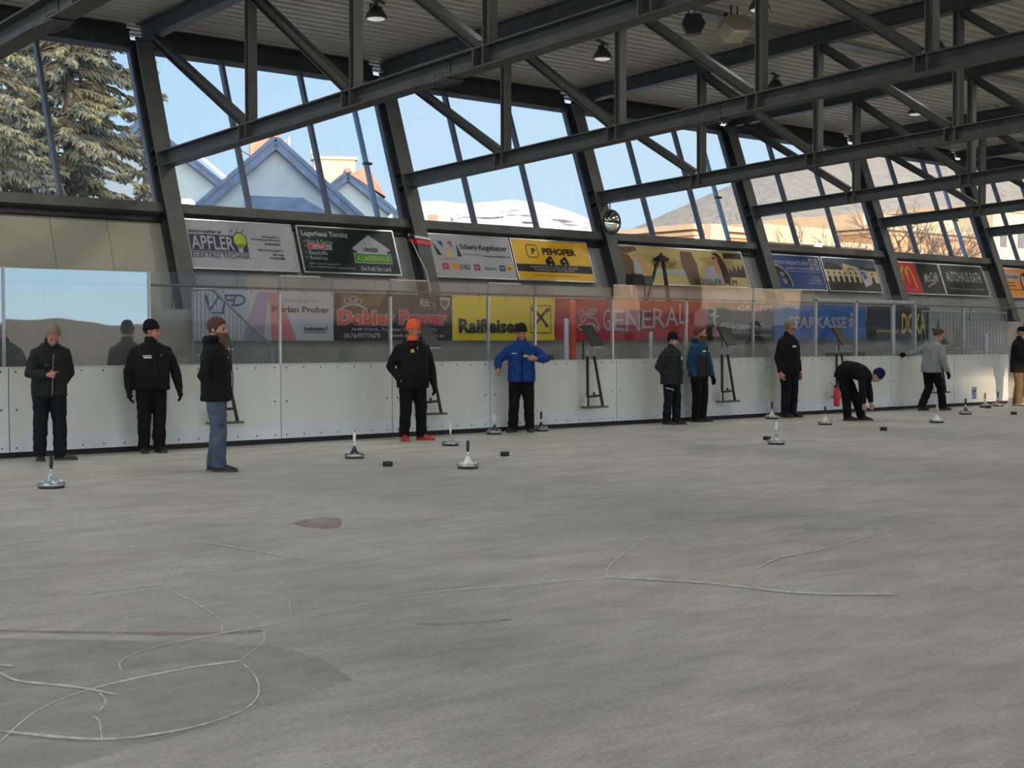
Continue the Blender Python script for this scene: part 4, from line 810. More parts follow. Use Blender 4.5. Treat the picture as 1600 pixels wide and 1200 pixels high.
# ---- round mirror under the truss
MIR = mat('mirror_face', (.75,.75,.74), .06, 1., .03, 4)
Mx = at_y(956, 347, 21.2); Rx = Matrix.Rotation(PI/2, 3, 'X')
t = empty('round_mirror', (Mx.x, 21.2, Mx.z), 0, 'round convex mirror hanging under the truss beside the leaning column', 'mirror')
q = MB(); q.lathe([(.02,.055),(.1,.05),(.17,.035),(.225,.01),(.235,0)], (Mx.x, 21.2, Mx.z), 36, R=Rx); q.build('mirror_face', MIR, t, smooth=True)
q = MB(); q.lathe([(.225,.012),(.25,.02),(.262,0),(.25,-.03),(.1,-.06),(.02,-.06)], (Mx.x, 21.2, Mx.z), 36, R=Rx); q.build('rim', TRI, t, smooth=True)
q = MB(); q.tube([(Mx.x-.02, 21.23, Mx.z+.25), (Mx.x-.02, 21.25, Mx.z+.49)], .014, 6); q.build('hanger', STEEL, t)
# ---- barrier tape round the second column and a cable beside it
x = X0+BAY; t = empty('barrier_tape', (x, sl(x, 3.4, 0).y, 3.4), 0, 'red and white barrier tape wound round the leaning steel column', 'tape')
TR = mat('tape_red', (.6,.03,.05), .5, 0, .1, 5); TW = mat('tape_white', (.75,.75,.73), .5, 0, .1, 5)
for z, dz, m_ in ((3.36, .09, TR), (3.45, .05, TW)):
    q = MB(); q.bar(sl(x-.165, z, -.012), sl(x+.165, z-.03, -.012), dz, .012, NOUT); q.bar(sl(x-.165, z, -.012), sl(x-.165, z+.05, .2), dz, .012, (1, 0, 0)); q.build('wrap', m_, t)
t = empty('hanging_cable', (x-.22, 21.2, 2.5), 0, 'thin pale cable hanging down left of the taped column', 'cable')
q = MB(); q.tube([sl(x-.2, 3.42, .1), sl(x-.19, 3.1, .0), sl(x-.12, 2.8, -.05), sl(x-.1, 2.4, -.02)], .012, 6); q.build('wire', mat('cable_grey', (.55,.55,.53), .5), t)
q = MB(); q.ball(sl(x-.2, 3.46, .05), .05, n=10, m=6); q.build('lamp_socket', TRI, t)
# ---- speakers and steel strip under the roof
q = MB(); ym = 16.6; q.box((25, ym, zroof(ym)+.0), (18.3, .3, .04)); tag(q.build('trim_roof_strip', TRIMG), kind='structure')
SPK = mat('beige_speaker_box', (.38,.33,.22), .6, 0, .12, 4)
S = at_y(1084, 34, 16.2)
t = empty('loudspeaker', (S.x, 16.2, S.z), 0, 'dark six-sided loudspeaker hanging under the roof', 'loudspeaker', 'loudspeakers under the roof')
hexa = [(-.13,.14), (.11,.14), (.2,-.02), (.12,-.18), (-.1,-.2), (-.2,-.02)]
Rz = Matrix.Rotation(-.75, 3, 'Z')
q = MB(); q.poly([Vector((S.x, 16.2, S.z))+Rz @ Vector((a_, 0, c_)) for a_, c_ in hexa], Rz @ Vector((0, .2, 0))); q.build('box', TRI, t)
q = MB(); q.tube([Vector((S.x, 16.25, S.z))+Rz @ Vector(p) for p in ((-.05, 0, .13), (-.05, 0, .22), (.05, 0, .22), (.05, 0, .13))], .012, 6); q.tube([(S.x, 16.25, S.z+.22), (S.x, 16.25, zroof(16.25)+.04)], .012, 6); q.build('bracket', TRI, t)
S = at_y(1147, 44, 16.0)
t = empty('loudspeaker', (S.x, 16.0, S.z), 0, 'beige boxy loudspeaker hanging under the roof right of the dark one', 'loudspeaker', 'loudspeakers under the roof')
Rz = Matrix.Rotation(-.35, 3, 'Z') @ Matrix.Rotation(-.35, 3, 'X')
q = MB(); q.poly([Vector((S.x, 16.0, S.z))+Rz @ Vector((a_*1.45, -.2, c_*1.05)) for a_, c_ in hexa], Rz @ Vector((0, .36, 0))); q.build('box', SPK, t, bevel=.012)
q = MB(); q.poly([Vector((S.x, 16.0, S.z))+Rz @ Vector((a_*1.2, -.215, c_*.85)) for a_, c_ in hexa], Rz @ Vector((0, .012, 0))); q.build('grille', mat('speaker_grille', (.3,.26,.17), .8, 0, .2, 60), t)
q = MB(); q.tube([(S.x-.08, 16.0, S.z+.12), (S.x-.08, 16.0, zroof(16.0)+.04)], .014, 6); q.tube([(S.x+.08, 16.0, S.z+.12), (S.x+.08, 16.0, zroof(16.0)+.04)], .014, 6); q.bar((S.x-.25, 16.0, S.z+.2), (S.x+.1, 16.0, S.z+.2), .04, .04); q.build('bracket', TRI, t)
# ---- lectern-like score stands hooked on the boards
BSTK = mat('score_board_face', (.03,.032,.03), .55, 0, .3, 4)
def stand(u, label, first=None):
    x = at_y(u, 600, 17.9).x
    if first: return dup(first, (x, 17.9, 0), 0, label)
    t = empty('score_stand', (0, 0, 0), 0, label, 'score stand', 'black score stands on the rink boards')
    for xa, xb in ((-.11, -.12), (.05, .24)):
        q = MB(); q.bar((xa, 0, 1.24), (xb, -.02, .36), .035, .035, (1, 0, 0)); q.build('leg', TRI, t, world=False)
        q = MB(); q.bar((xa, 0, 1.39), (xa-.005, 0, 1.24), .03, .03, (1, 0, 0)); q.build('leg_top', PW, t, world=False)
    q = MB(); q.bar((-.12, -.02, .53), (.2, -.02, .55), .03, .035); q.lathe([(.022,0),(.02,.04),(.005,.05)], (.03, -.02, .56), 10); q.build('crossbar', TRI, t, world=False)
    q = MB(); q.box((.04, -.03, .35), (.52, .16, .03)); q.build('foot_shelf', STEELF, t, world=False)
    q = MB(); q.box((-.19, -.01, .44), (.05, .08, .17)); q.build('holder', ALU, t, world=False)
    q = MB(); n2 = Vector((0, -.36, -.25)).normalized()
    q.poly([(-.16,-.19,1.41), (.1,-.19,1.41), (.07,.05,1.77), (-.19,.05,1.77)], -Vector((0, -.85, .53))*.03); q.build('score_board', BSTK, t, world=False)
    q = MB(); q.box((-.03, -.19, 1.395), (.22, .05, .025)); q.build('ledge', PW, t, world=False)
    t.location = (x, 17.9, 0); return t
st0 = stand(925, 'black score stand right of the orange post, nobody in front of it')
for u, l_ in ((346, 'black score stand half hidden by the bearded man in jeans'), (669, 'black score stand right behind the man in the orange beanie'), (1134, 'black score stand right of the man in the navy hooded jacket'),
    (1312, 'black score stand behind the bending man'), (1467, 'black score stand just right of the man in the pale sweater')): stand(u, l_, st0)
# ---- posts, gate frame, benches, poster, extinguisher
def post(u, v0, v1, m, r, label, nm='gate_post', y=18.3):
    A, B_ = at_y(u, v0, y), at_y(u, v1, y); t = empty(nm, (A.x, y, 0), 0, label, 'post')
    q = MB(); q.tube([(A.x, y, 0), (A.x, y, A.z)], r, 10); q.build('shaft', m, t); q = MB(); q.ball((A.x, y, A.z), (r, r, r*.6), n=10, m=6); q.build('cap', m, t)
ORG = mat('signal_orange', (.85,.12,.03), .5, 0, .08, 4)
post(895, 472, 560, ORG, .06, 'bright orange post behind the glass'); post(885, 500, 560, ALU, .05, 'short white post left beside the orange post'); post(1017, 520, 560, ALU, .04, 'short white post left of the man in the puffer jacket'); post(1540, 523, 560, ALU, .045, 'short white post behind the last glass pane')
yf = 18.25
t = empty('rink_gate', (at_y(1280, 470, yf).x, yf, 0), 0, 'aluminium gate standing behind the boards in front of the light blue banner', 'frame')
zz = at_y(1340, 470, yf).z
q = MB(); q.box(((at_y(1272, 470, yf).x+at_y(1430, 470, yf).x)/2, yf, zz), (at_y(1430, 470, yf).x-at_y(1272, 470, yf).x, .06, .07)); q.build('top_rail', ALU, t)
for u in (1274, 1337, 1396, 1428): q = MB(); q.box((at_y(u, 470, yf).x, yf, zz/2), (.07, .06, zz)); q.build('upright', ALU, t)
BRN = mat('brown_bench_slats', (.26,.12,.06), .5, 0, .25, 5, stretch=(.5, 3, 3))
def bench(u0, u1, label, y=18.75):
    a, b_ = at_y(u0, 550, y).x, at_y(u1, 550, y).x; t = empty('player_bench', ((a+b_)/2, y, 0), 0, label, 'bench', 'benches behind the boards')
    q = MB(); q.box(((a+b_)/2, y, 1.15), (b_-a-.06, .04, .2)); q.build('backrest', BRN, t); q = MB(); q.box(((a+b_)/2, y-.22, .46), (b_-a, .36, .05)); q.build('seat', BRN, t)
    for x in (a, b_): q = MB(); q.box((x, y, .63), (.05, .05, 1.26)); q.box((x, y-.17, .22), (.05, .3, .05)); q.box((x, y-.32, .22), (.05, .05, .44)); q.build('side_frame', PW, t)
    q = MB(); q.box(((a+b_)/2, y, 1.27), (b_-a+.05, .05, .035)); q.build('top_rail', PW, t)
bench(1287, 1352, 'brown bench with white frame behind the bending man'); bench(826, 866, 'brown bench with white frame behind the man in the blue jacket')
t = empty('wall_poster', (at_y(1525, 614, YB-.01).x, YB, .3), 0, 'small blue patterned poster stuck on the last rink board', 'poster')
F_ = Fr(at_y(1519, 605, YB-.004), (1,0,0), (0,0,-1), (0,-1,0)); q = MB(); rect(q, F_, 0, 0, .17, .27, .003); q.build('sheet', PB, t)
q = MB()
for k, (x, y) in enumerate(((.03,.05), (.1,.03), (.06,.12), (.12,.16), (.03,.2), (.1,.23))): disc(q, F_, x, y, .025, .03, .005)
q.build('pale_blots', PLG, t)
xe = at_y(1307.5, 630, 17.74).x
t = empty('fire_extinguisher', (xe, 17.74, .16), 0, 'red cylinder hanging on the boards behind the bending man', 'extinguisher')
q = MB(); q.lathe([(.02,0),(.06,.01),(.065,.04),(.065,.3),(.05,.36),(.02,.39)], (xe, 17.74, .16), 14); q.build('cylinder', mat('red_enamel', (.6,.03,.03), .3, 0, .05), t, smooth=True); q = MB(); q.box((xe-.02, 17.74, .57), (.1, .03, .05)); q.build('valve', TRI, t)
DP = mat('blue_grey_downpipe', (.25,.38,.52), .5, 0, .1, 3)
for n in (1, 3, 5):
    x = X0+BAY*n-.42; t = empty('downpipe', (x, sl(x, 0, .7).y, 0), 0, {0: 'blue-grey downpipe outside, left of the first leaning column', 1: 'blue-grey downpipe outside, left of the taped column', 3: 'blue-grey downpipe outside, left of the column beside the woman billboard', 5: 'blue-grey downpipe outside, left of the column by the orange billboard'}[n], 'pipe', 'downpipes outside')
    q = MB(); q.tube([sl(x, 0, .7), sl(x, 6.9, .7)], .055, 10); q.build('pipe', DP, t); q = MB(); q.box(sl(x, 4.9, .66), (.16, .1, .05)); q.build('clamp', STEEL, t)
# ---- ice stocks and pucks
STL = mat('stock_steel_ring', (.42,.43,.45), .22, .9, .1, 6); CHR = mat('chrome_stem', (.75,.76,.78), .12, 1., .03, 6); SOLE = mat('dark_running_sole', (.03,.03,.035), .5, 0, .2, 7)
HBLK = mat('handle_black', (.012,.012,.013), .45, 0, .1, 8); HWHT = mat('handle_white', (.8,.8,.78), .4, 0, .05, 8); HRED = mat('handle_red', (.55,.1,.06), .45, 0, .1, 8); HPAL = mat('handle_pale_beige', (.62,.55,.4), .5, 0, .1, 8)
BSIL = mat('stock_body_silver_blue', (.42,.55,.66), .2, .6, .2, 14); BBLK = mat('stock_body_black', (.02,.02,.022), .25, 0, .2, 8, coat=.5); BWHT = mat('stock_body_white', (.82,.8,.72), .3, 0, .05, 8, coat=.3)
BYEL = mat('stock_body_cream', (.72,.68,.5), .35, 0, .08, 8); BGRY = mat('stock_body_grey', (.35,.35,.34), .3, .3, .15, 8); BRB = mat('stock_body_red_brown', (.16,.05,.035), .3, 0, .2, 8); BBW = mat('stock_body_black_white', (.75,.75,.72), .3, 0, 0, 22, c2=(.03,.03,.03))
SOLES = {}
def stock(px_, body, handle, label, tilt=(0, 0), size=1., rz=0.):
    P = at_z(*px_); P.y += .13*size
    t = empty('ice_stock', (P.x, P.y, 0), rz, label, 'ice stock', 'ice stocks on the ice'); s = size
    q = MB(); q.lathe([(.02,.002),(.125*s,.002),(.13*s,.008),(.13*s,.022),(.02,.022)], (0,0,0), 28); q.build('sole', SOLE, t, True, world=False)
    q = MB(); q.lathe([(.11*s,.02),(.137*s,.022),(.142*s,.032),(.142*s,.05),(.134*s,.058),(.1*s,.06)], (0,0,0), 32); q.build('steel_ring', STL, t, True, world=False)
    q = MB(); q.lathe([(.12*s,.055),(.118*s,.062),(.095*s,.068),(.062*s,.076),(.05*s,.088),(.038*s,.108),(.028*s,.128),(.02,.145),(.008,.147)], (0,0,0), 28); b_ = q.build('body', body, t, True, world=False)
    q = MB()
    for k in range(8):
        a = 2*PI*k/8+.2; q.ball((.1*s*math.cos(a), .1*s*math.sin(a), .072), (.014, .014, .008), n=8, m=5)
    q.build('rivet', CHR, b_, True, world=False)
    e = Vector((tilt[0], tilt[1], 1)).normalized()
    q = MB(); q.tube([(0,0,.14), Vector((0,0,.14))+e*.07], [.012, .010], 10); q.build('stem', CHR, t, True, world=False)
    p0 = Vector((0,0,.14))+e*.06
    q = MB(); q.tube([p0, p0+e*.015, p0+e*.07, p0+e*.12, p0+e*.13], [.012,.017,.02,.018,.008], 12); q.build('handle', handle, t, True, world=False)
    return t
stock((88, 764), BSIL, HBLK, 'silver-blue ice stock with black handle in front of the pointing man', (.02,0), 1.0)
stock((562, 717), BBLK, HWHT, 'black ice stock with white handle left of the man in the orange beanie', (.02,0), .93)
stock((741, 733), BWHT, HBLK, 'white ice stock with thick black handle, nearest one in the middle of the ice', (.02,0), .93)
stock((712, 697), BGRY, HWHT, 'grey ice stock with white handle between orange-beanie man and blue-jacket man', (-.03,0), .92)
stock((780, 679), BBLK, HWHT, 'black ice stock with slim white handle by the left foot of the blue-jacket man', (-.02,0), .95)
stock((853, 674), BBLK, HBLK, 'black ice stock with black handle right of the man in the blue jacket', (.01,0), .92)
stock((1223, 695), BBW, HWHT, 'black and white ice stock with white handle, a puck close at its left', (.03,0), .93)
stock((1214, 655), BYEL, HBLK, 'cream ice stock at the foot of the man in glasses', (.02,0), .95)
stock((1298, 664), BYEL, HBLK, 'cream ice stock with black handle left of the bending man', (0,0), .95)
stock((1473, 661), BWHT, HPAL, 'white ice stock with pale beige handle in front of the walking man', (.05,0), .97)
stock((1517, 648), BRB, HBLK, 'red-brown ice stock with black handle right of the walking man', (.01,0), .95)
stock((1547, 637), BGRY, HRED, 'grey ice stock with red handle in the sunlit corner', (.03,0), .95)
stock((1567, 635), BRB, HBLK, 'dark ice stock with black handle in the sunlit corner by the last man', (0,0), .95)
RUB = mat('puck_rubber', (.014,.014,.015), .6, 0, .15, 12)
for px_, l_ in (((610, 729), 'black target puck right of the black ice stock'), ((793, 713), 'black target puck right of the white ice stock'), ((1203, 688), 'black target puck left beside the black and white ice stock'),
   ((1385, 673), 'black target puck below the gap between the bending man and the walking man'), ((1548, 638), 'puck next to the ice stocks in the sunlit corner'), ((1588, 648), 'puck at the right edge of the photo')):
    P = at_z(*px_); t = empty('target_puck', (P.x, P.y+.055, 0), 0, l_, 'puck', 'target pucks on the ice')
    q = MB(); q.lathe([(.02,.001),(.054,.001),(.06,.008),(.06,.05),(.054,.057),(.034,.057)], (0,0,0), 24); q.build('rubber_ring', RUB, t, True, world=False)
    q = MB(); q.lathe([(.034,.057),(.03,.05),(.01,.049)], (0,0,0), 16); q.build('centre_plug', STL, t, True, world=False)
# ================================================================ PEOPLE
SKIN = mat('skin', srgb(196,146,120), .55, 0, .08, 14); SKINR = mat('ruddy_skin', srgb(190,128,104), .55, 0, .1, 14); LIP = mat('lips', srgb(140,82,72), .5, 0, .05); EYE = mat('eye_dark', (.03,.025,.02), .2, 0, .05)
def cloth(name, c, rough=.8, v=.18): return mat(name, tuple(x*.75 for x in c), rough, 0, v, 9, bump=.25, bscale=60, spec=.18)
CBLK = cloth('black_softshell', (.013,.013,.015)); CCHAR = cloth('charcoal_softshell', (.028,.03,.031)); CPUF = cloth('grey_puffer_fabric', (.026,.028,.031), .6); CBLU = cloth('royal_blue_softshell', (.018,.075,.30)); CTEAL = cloth('petrol_blue_fabric', (.022,.085,.17))
CGRY = cloth('pale_grey_fleece', (.42,.43,.43)); CNAVY = cloth('navy_trousers', (.012,.014,.022)); CTRB = cloth('black_trousers', (.009,.009,.011)); JEANS = mat('blue_jeans', (.085,.125,.185), .85, 0, .3, 7, c2=(.035,.06,.10), bump=.3, bscale=80); KHAKI = cloth('khaki_trousers', (.22,.15,.08)); CDG = cloth('dark_grey_fabric', (.035,.035,.04))
SHB = mat('black_shoe_leather', (.012,.012,.013), .5, 0, .2, 10); SHO = mat('orange_red_shoe', (.40,.045,.025), .5, 0, .15, 10); SHS = mat('shoe_sole', (.05,.05,.05), .7); SHG = mat('pale_shoe_edge', (.3,.3,.28), .6)
HGREY = mat('grey_hair', (.24,.18,.115), .7, 0, .25, 60, bump=.5, bscale=90); HBRN = mat('brown_red_hair', (.085,.032,.016), .65, 0, .35, 50, bump=.5, bscale=90); HRUST = mat('rust_red_hair', (.17,.055,.025), .65, 0, .3, 50, bump=.5, bscale=90); HDK = mat('dark_hair', (.03,.02,.015), .6, 0, .3, 50); HBEARD = mat('auburn_beard', (.15,.062,.032), .75, 0, .35, 40, bump=.6, bscale=80); HWB = mat('grey_beard', (.5,.47,.42), .8, 0, .2, 50)
BEB = cloth('black_knit', (.01,.01,.012)); BEO = mat('orange_knit', (.95,.14,.025), .8, 0, .12, 40, bump=.5, bscale=70); BEV = cloth('violet_blue_knit', (.022,.012,.13)); BEG = cloth('dark_green_grey_knit', (.02,.022,.018))
WHT = mat('white_print', (.75,.75,.73), .6, 0, .05); GOLD = mat('gold_crest', (.6,.4,.1), .5, 0, .2, 40); ZIP = mat('zip_grey', (.3,.3,.3), .4, .4, .1); GLS = mat('glasses_frame', (.02,.015,.015), .3, 0, .05)
def remesh(q, vox, smooth=4, disp=None):
    me = bpy.data.meshes.new('r'); me.from_pydata([tuple(p) for p in q.v], [], q.f); o = bpy.data.objects.new('r', me); col.objects.link(o)
    r_ = o.modifiers.new('r', 'REMESH'); r_.mode = 'VOXEL'; r_.voxel_size = vox
    if smooth: s = o.modifiers.new('s', 'SMOOTH'); s.factor = .5; s.iterations = smooth
    dg = bpy.context.evaluated_depsgraph_get(); m2 = bpy.data.meshes.new_from_object(o.evaluated_get(dg)); bpy.data.objects.remove(o); bpy.data.meshes.remove(me)
    if disp:
        N_ = [v.normal.copy() for v in m2.vertices]
        for v, n in zip(m2.vertices, N_): v.co += n*disp(v.co)
    m2.polygons.foreach_set('use_smooth', [True]*len(m2.polygons)); return m2
def put(me, name, mats, parent=None):
    for m in (mats if isinstance(mats, (list, tuple)) else [mats]): me.materials.append(m)
    me.name = name; o = bpy.data.objects.new(name, me); link(o, parent)
    if parent is not None: KIDS.setdefault(parent.name, []).append(o)
    return o
def wrinkle(seed, amp=.006, fx=5., fz=13.):
    def f(c): return amp*(noise.noise(Vector((c.x*fx+seed, c.y*fx, c.z*fz)))+.5*noise.noise(Vector((c.x*17, c.y*17+seed, c.z*9))))
    return f
def V3(*a): return Vector(a)
def person(label, px_, alpha, H=1.78, girth=1., lean=0., side=0., headyaw=0., headpitch=0., armR=((.06,.0,-.29), (.0,.05,-.26)), armL=((-.06,.0,-.29), (.0,.05,-.26)),
           ankR=(.10,0), ankL=(-.10,0), kneeR=None, kneeL=None, toeR=8, toeL=-8, liftR=0., liftL=0., hip=(0,0,0), fingersR=.5, fingersL=.5, point=None,
           jacket=CBLK, jlen=.10, puff=0., jm2=None, trousers=CTRB, shoe=SHB, skin=SKIN, hair=None, hat=None, beard=None, long_beard=False, moustache=None, gloveR=None, gloveL=None,
           hood=None, collar=None, patch=None, zipper=None, glasses=False, stripe=False, cap=False, wide=1., off=(0,0), pocket=(), hairlow=-.72):
    s = H/1.78
    G = at_z(*px_); G.z = 0; v = (G-Vector((CAM.x, CAM.y, 0))).normalized(); rgt = Vector((v.y, -v.x, 0)); a = math.radians(alpha)
    fwd = -v*math.cos(a)+rgt*math.sin(a); rz = math.atan2(-fwd.x, fwd.y)
    seed = px_[0]*.37
    # ---- spine
    th, ph = math.radians(lean), math.radians(side)
    tab = []; c = V3(hip[0], hip[1], .90+hip[2]); ds = .01; N_ = 90
    def ang(t): k = min(1, max(0, (t+.06)/.32)); return k*k*(3-2*k)
    down = c.copy()
    for i in range(N_):
        t = i*ds; A = ang(t); u = V3(math.sin(ph*A), math.sin(th*A), math.cos(th*A)*math.cos(ph*A)).normalized(); tab.append((c.copy(), u)); c = c+u*ds
    def sp(t):
        if t < 0: return down+V3(0, 0, t), V3(0, 0, 1)
        return tab[min(N_-1, int(t/ds))]
    def ring(t, rx, ry, yo=0., n=20, ex=.8):
        c_, u = sp(t); X = V3(1, 0, 0)-u*u.x; X.normalize(); Fv = u.cross(X); out = []
        for k in range(n):
            q_ = 2*PI*k/n; cs, sn = math.cos(q_), math.sin(q_)
            out.append(c_+X*rx*math.copysign(abs(cs)**ex, cs)+Fv*(yo+ry*math.copysign(abs(sn)**ex, sn)))
        return out
    def bel(t): return max(0, 1-abs(t-.14)/.26)*(girth-1)
    prof = [(-.10,.12,.095), (-.03,.165,.115), (.05,.17,.118), (.14,.158,.112), (.25,.16,.115), (.35,.172,.12), (.42,.172,.112), (.47,.145,.095), (.53,.09,.075), (.58,.066,.064), (.64,.056,.06)]
    w_ = (1+(girth-1)*.45)*wide
    body = MB(); body.rings([ring(t, rx*w_*.94, ry*(1+bel(t)*.9), bel(t)*.07) for t, rx, ry in prof])
    # ---- arms and hands
    def shoulder(sx):
        c_, u = sp(.462); X = V3(1, 0, 0)-u*u.x; X.normalize(); return c_+X*sx*.168*w_
    SH = {1: shoulder(1), -1: shoulder(-1)}; EL = {}; WR = {}
    for sx, arm in ((1, armR), (-1, armL)):
        EL[sx] = SH[sx]+V3(*arm[0]); WR[sx] = EL[sx]+V3(*arm[1])
        body.tube([SH[sx]-V3(sx*.03,0,.0), SH[sx].lerp(EL[sx],.3), EL[sx], EL[sx].lerp(WR[sx],.35), WR[sx]], [.05,.05,.04,.04,.027], 10)
    def hand(q, sx, grow=0., curl=.5, pt=False):
        w = WR[sx]; d = (WR[sx]-EL[sx]).normalized()
        if sx in pocket: d = V3(-.55*sx, -.12, -.8).normalized()
        side_ = V3(0, 1, 0) if abs(d.z) > .6 else V3(0, 0, 1)      # thumb side: forward when the arm hangs, up when it reaches out
        tside = (side_-d*side_.dot(d)).normalized(); pal = d.cross(tside)*(-sx if abs(d.z) > .6 else 1); pal.normalize()
        if abs(d.z) > .6: pal = V3(-sx, 0, 0)-d*d.dot(V3(-sx, 0, 0)); pal.normalize()
        q.tube([w-d*.03, w+d*.01, w+d*.05, w+d*.088], [.024+grow, .028+grow, .03+grow, .027+grow], 10)
        q.tube([w+d*.03+tside*.022, w+d*.085+tside*.026], .014+grow, 8); q.tube([w+d*.03-tside*.022, w+d*.08-tside*.028], .014+grow, 8)
        for k, (o_, L_) in enumerate(((.034,.078), (.012,.088), (-.011,.082), (-.033,.064))):
            c_ = curl if not (pt and k == 0) else .02; b0 = w+d*(.086-.006*abs(k-1))+tside*o_; p = [b0]; dd = d.copy()
            for j, f_ in enumerate((.45,.32,.23)):
                an = c_*(.7, 1.25, .9)[j]; dd = (dd*math.cos(an)+pal*math.sin(an)).normalized(); p.append(p[-1]+dd*L_*f_*1.02)
            q.tube(p, [.0095+grow*.6, .009+grow*.6, .008+grow*.6, .0065+grow*.6], 7)
        b0 = w+d*.03+tside*.03; t1 = (d*.65+tside*.6+pal*.35).normalized(); t2 = (d*.85+tside*.15+pal*.5).normalized(); q.tube([b0-t1*.01, b0+t1*.035, b0+t1*.035+t2*.034], [.013+grow*.6, .011+grow*.6, .0085+grow*.6], 7)
    hand(body, 1, 0, fingersR, point == 'R'); hand(body, -1, 0, fingersL, point == 'L')
    # ---- legs
    LEG = {}
    for sx, ank, kn, lf in ((1, ankR, kneeR, liftR), (-1, ankL, kneeL, liftL)):
        h_ = V3(sx*.09+hip[0], hip[1], .90+hip[2]); an = V3(ank[0], ank[1], .085+lf); k_ = V3(*kn) if kn else h_.lerp(an, .5)+V3(sx*.006, .03, 0); LEG[sx] = (h_, k_, an)
        body.tube([h_, h_.lerp(k_,.4), k_, k_.lerp(an,.3), an], [.085,.082,.055,.056,.036], 10)
        ty = math.radians(toeR if sx == 1 else toeL); fd = V3(math.sin(ty), math.cos(ty), 0); body.tube([an-fd*.03-V3(0,0,.04), an+fd*.06-V3(0,0,.05), an+fd*.14-V3(0,0,.058)], [.034,.034,.022], 8)
    # ---- head
    ntop, nu = sp(.635); hy, hp = math.radians(headyaw), math.radians(headpitch)
    R = (Matrix.Rotation(-hy, 3, 'Z') @ Matrix.Rotation(-hp, 3, 'X'))*1.08; HC_ = ntop-nu*.028+R @ V3(0,.022,.108)
    def hd(x, y, z): return HC_+R @ V3(x, y, z)
    nb, _ = sp(.56); body.tube([nb, ntop, HC_+R @ V3(0,-.02,-.04)], [.06,.056,.058], 12)
    body.ball(hd(0,-.012,.035), (.075,.094,.085), n=18, m=12, R=R); body.ball(hd(0,.03,-.035), (.058,.062,.078), n=16, m=10, R=R); body.ball(hd(0,.052,-.085), (.03,.028,.024), R=R)
    body.ball(hd(0,.07,.012), (.05,.022,.018), R=R); body.tube([hd(0,.084,.005), hd(0,.106,-.028), hd(0,.088,-.042)], [.009,.014,.009], 8); body.ball(hd(-.03,.07,-.025), (.02,.018,.018), R=R); body.ball(hd(.03,.07,-.025), (.02,.018,.018), R=R)
    body.ball(hd(0,.082,-.062), (.022,.012,.011), R=R)
    for sx in (-1, 1): body.ball(hd(sx*.076,-.01,-.012), (.009,.02,.03), R=R)
    p = put(remesh(body, .0065, 3), 'person', skin); p.location = (G.x+off[0], G.y+off[1], 0); p.rotation_euler = (0, 0, rz); p.scale = (s, s, s)
    tag(p, label, 'person')
    def part(q, name, m, sm=True): return q.build(name, m, p, sm, world=False)
    for sx in (-1, 1):
        q = MB(); q.ball(hd(sx*.03,.083,-.004), (.012,.007,.006), n=10, m=6, R=R); part(q, 'eye', EYE)
        q = MB(); q.tube([hd(sx*.012,.093,.012), hd(sx*.03,.092,.019), hd(sx*.048,.078,.013)], [.004,.005,.003], 6); part(q, 'eyebrow', hair or HDK)
    q = MB(); q.tube([hd(-.022,.085,-.064), hd(0,.096,-.062), hd(.022,.085,-.064)], [.003,.0055,.003], 6); part(q, 'mouth', LIP)
    def shell(center, rad, keep, m, name, thick=1.06, nz=.03, n=30, mm=22):
        q = MB(); q.ball((0,0,0), 1., n=n, m=mm); out = []
        for v_ in q.v:
            d_ = Vector(v_).normalized(); k_ = keep(d_); f_ = (.86+(thick-.86)*k_)*(1+nz*noise.noise(d_*9+Vector((seed,0,0)))*k_); out.append(hd(center[0]+d_.x*rad[0]*f_, center[1]+d_.y*rad[1]*f_, center[2]+d_.z*rad[2]*f_))
        q.v = [tuple(o_) for o_ in out]; return part(q, name, m)
    sm = lambda x: max(0., min(1., x))
    if hair and not hat: shell((0,-.012,.035), (.078,.098,.090), lambda d_: sm((d_.z-(hairlow+1.3*d_.y if d_.y > 0 else hairlow+.25*d_.y))*6), hair, 'hair', 1.1, .07)
    elif hair: shell((0,-.012,.02), (.077,.097,.085), lambda d_: sm((-d_.y-.05)*6)*sm((d_.z+.75)*6), hair, 'hair', 1.03)
    if beard:
        shell((0,.03,-.04), (.062,.068,.082), lambda d_: sm((-.12-d_.z+.25*abs(d_.x))*7)*sm((d_.y+.45)*5), beard, 'beard', 1.12, .05)
        q = MB(); q.tube([hd(-.03,.083,-.056), hd(0,.102,-.05), hd(.03,.083,-.056)], [.006,.009,.006], 8); part(q, 'moustache', beard)
    if long_beard:
        q = MB(); q.rings([[hd(rx*math.cos(2*PI*k/14), yy+ry*math.sin(2*PI*k/14), zz) for k in range(14)] for zz, rx, ry, yy in ((-.04,.062,.05,.045), (-.10,.068,.058,.055), (-.16,.062,.052,.062), (-.22,.05,.042,.068), (-.28,.032,.026,.072), (-.33,.01,.008,.07))]); part(q, 'beard', beard)
    if moustache: q = MB(); q.tube([hd(-.035,.078,-.06), hd(-.015,.096,-.051), hd(0,.1,-.05), hd(.015,.096,-.051), hd(.035,.078,-.06)], [.004,.008,.008,.008,.004], 8); part(q, 'moustache', moustache)
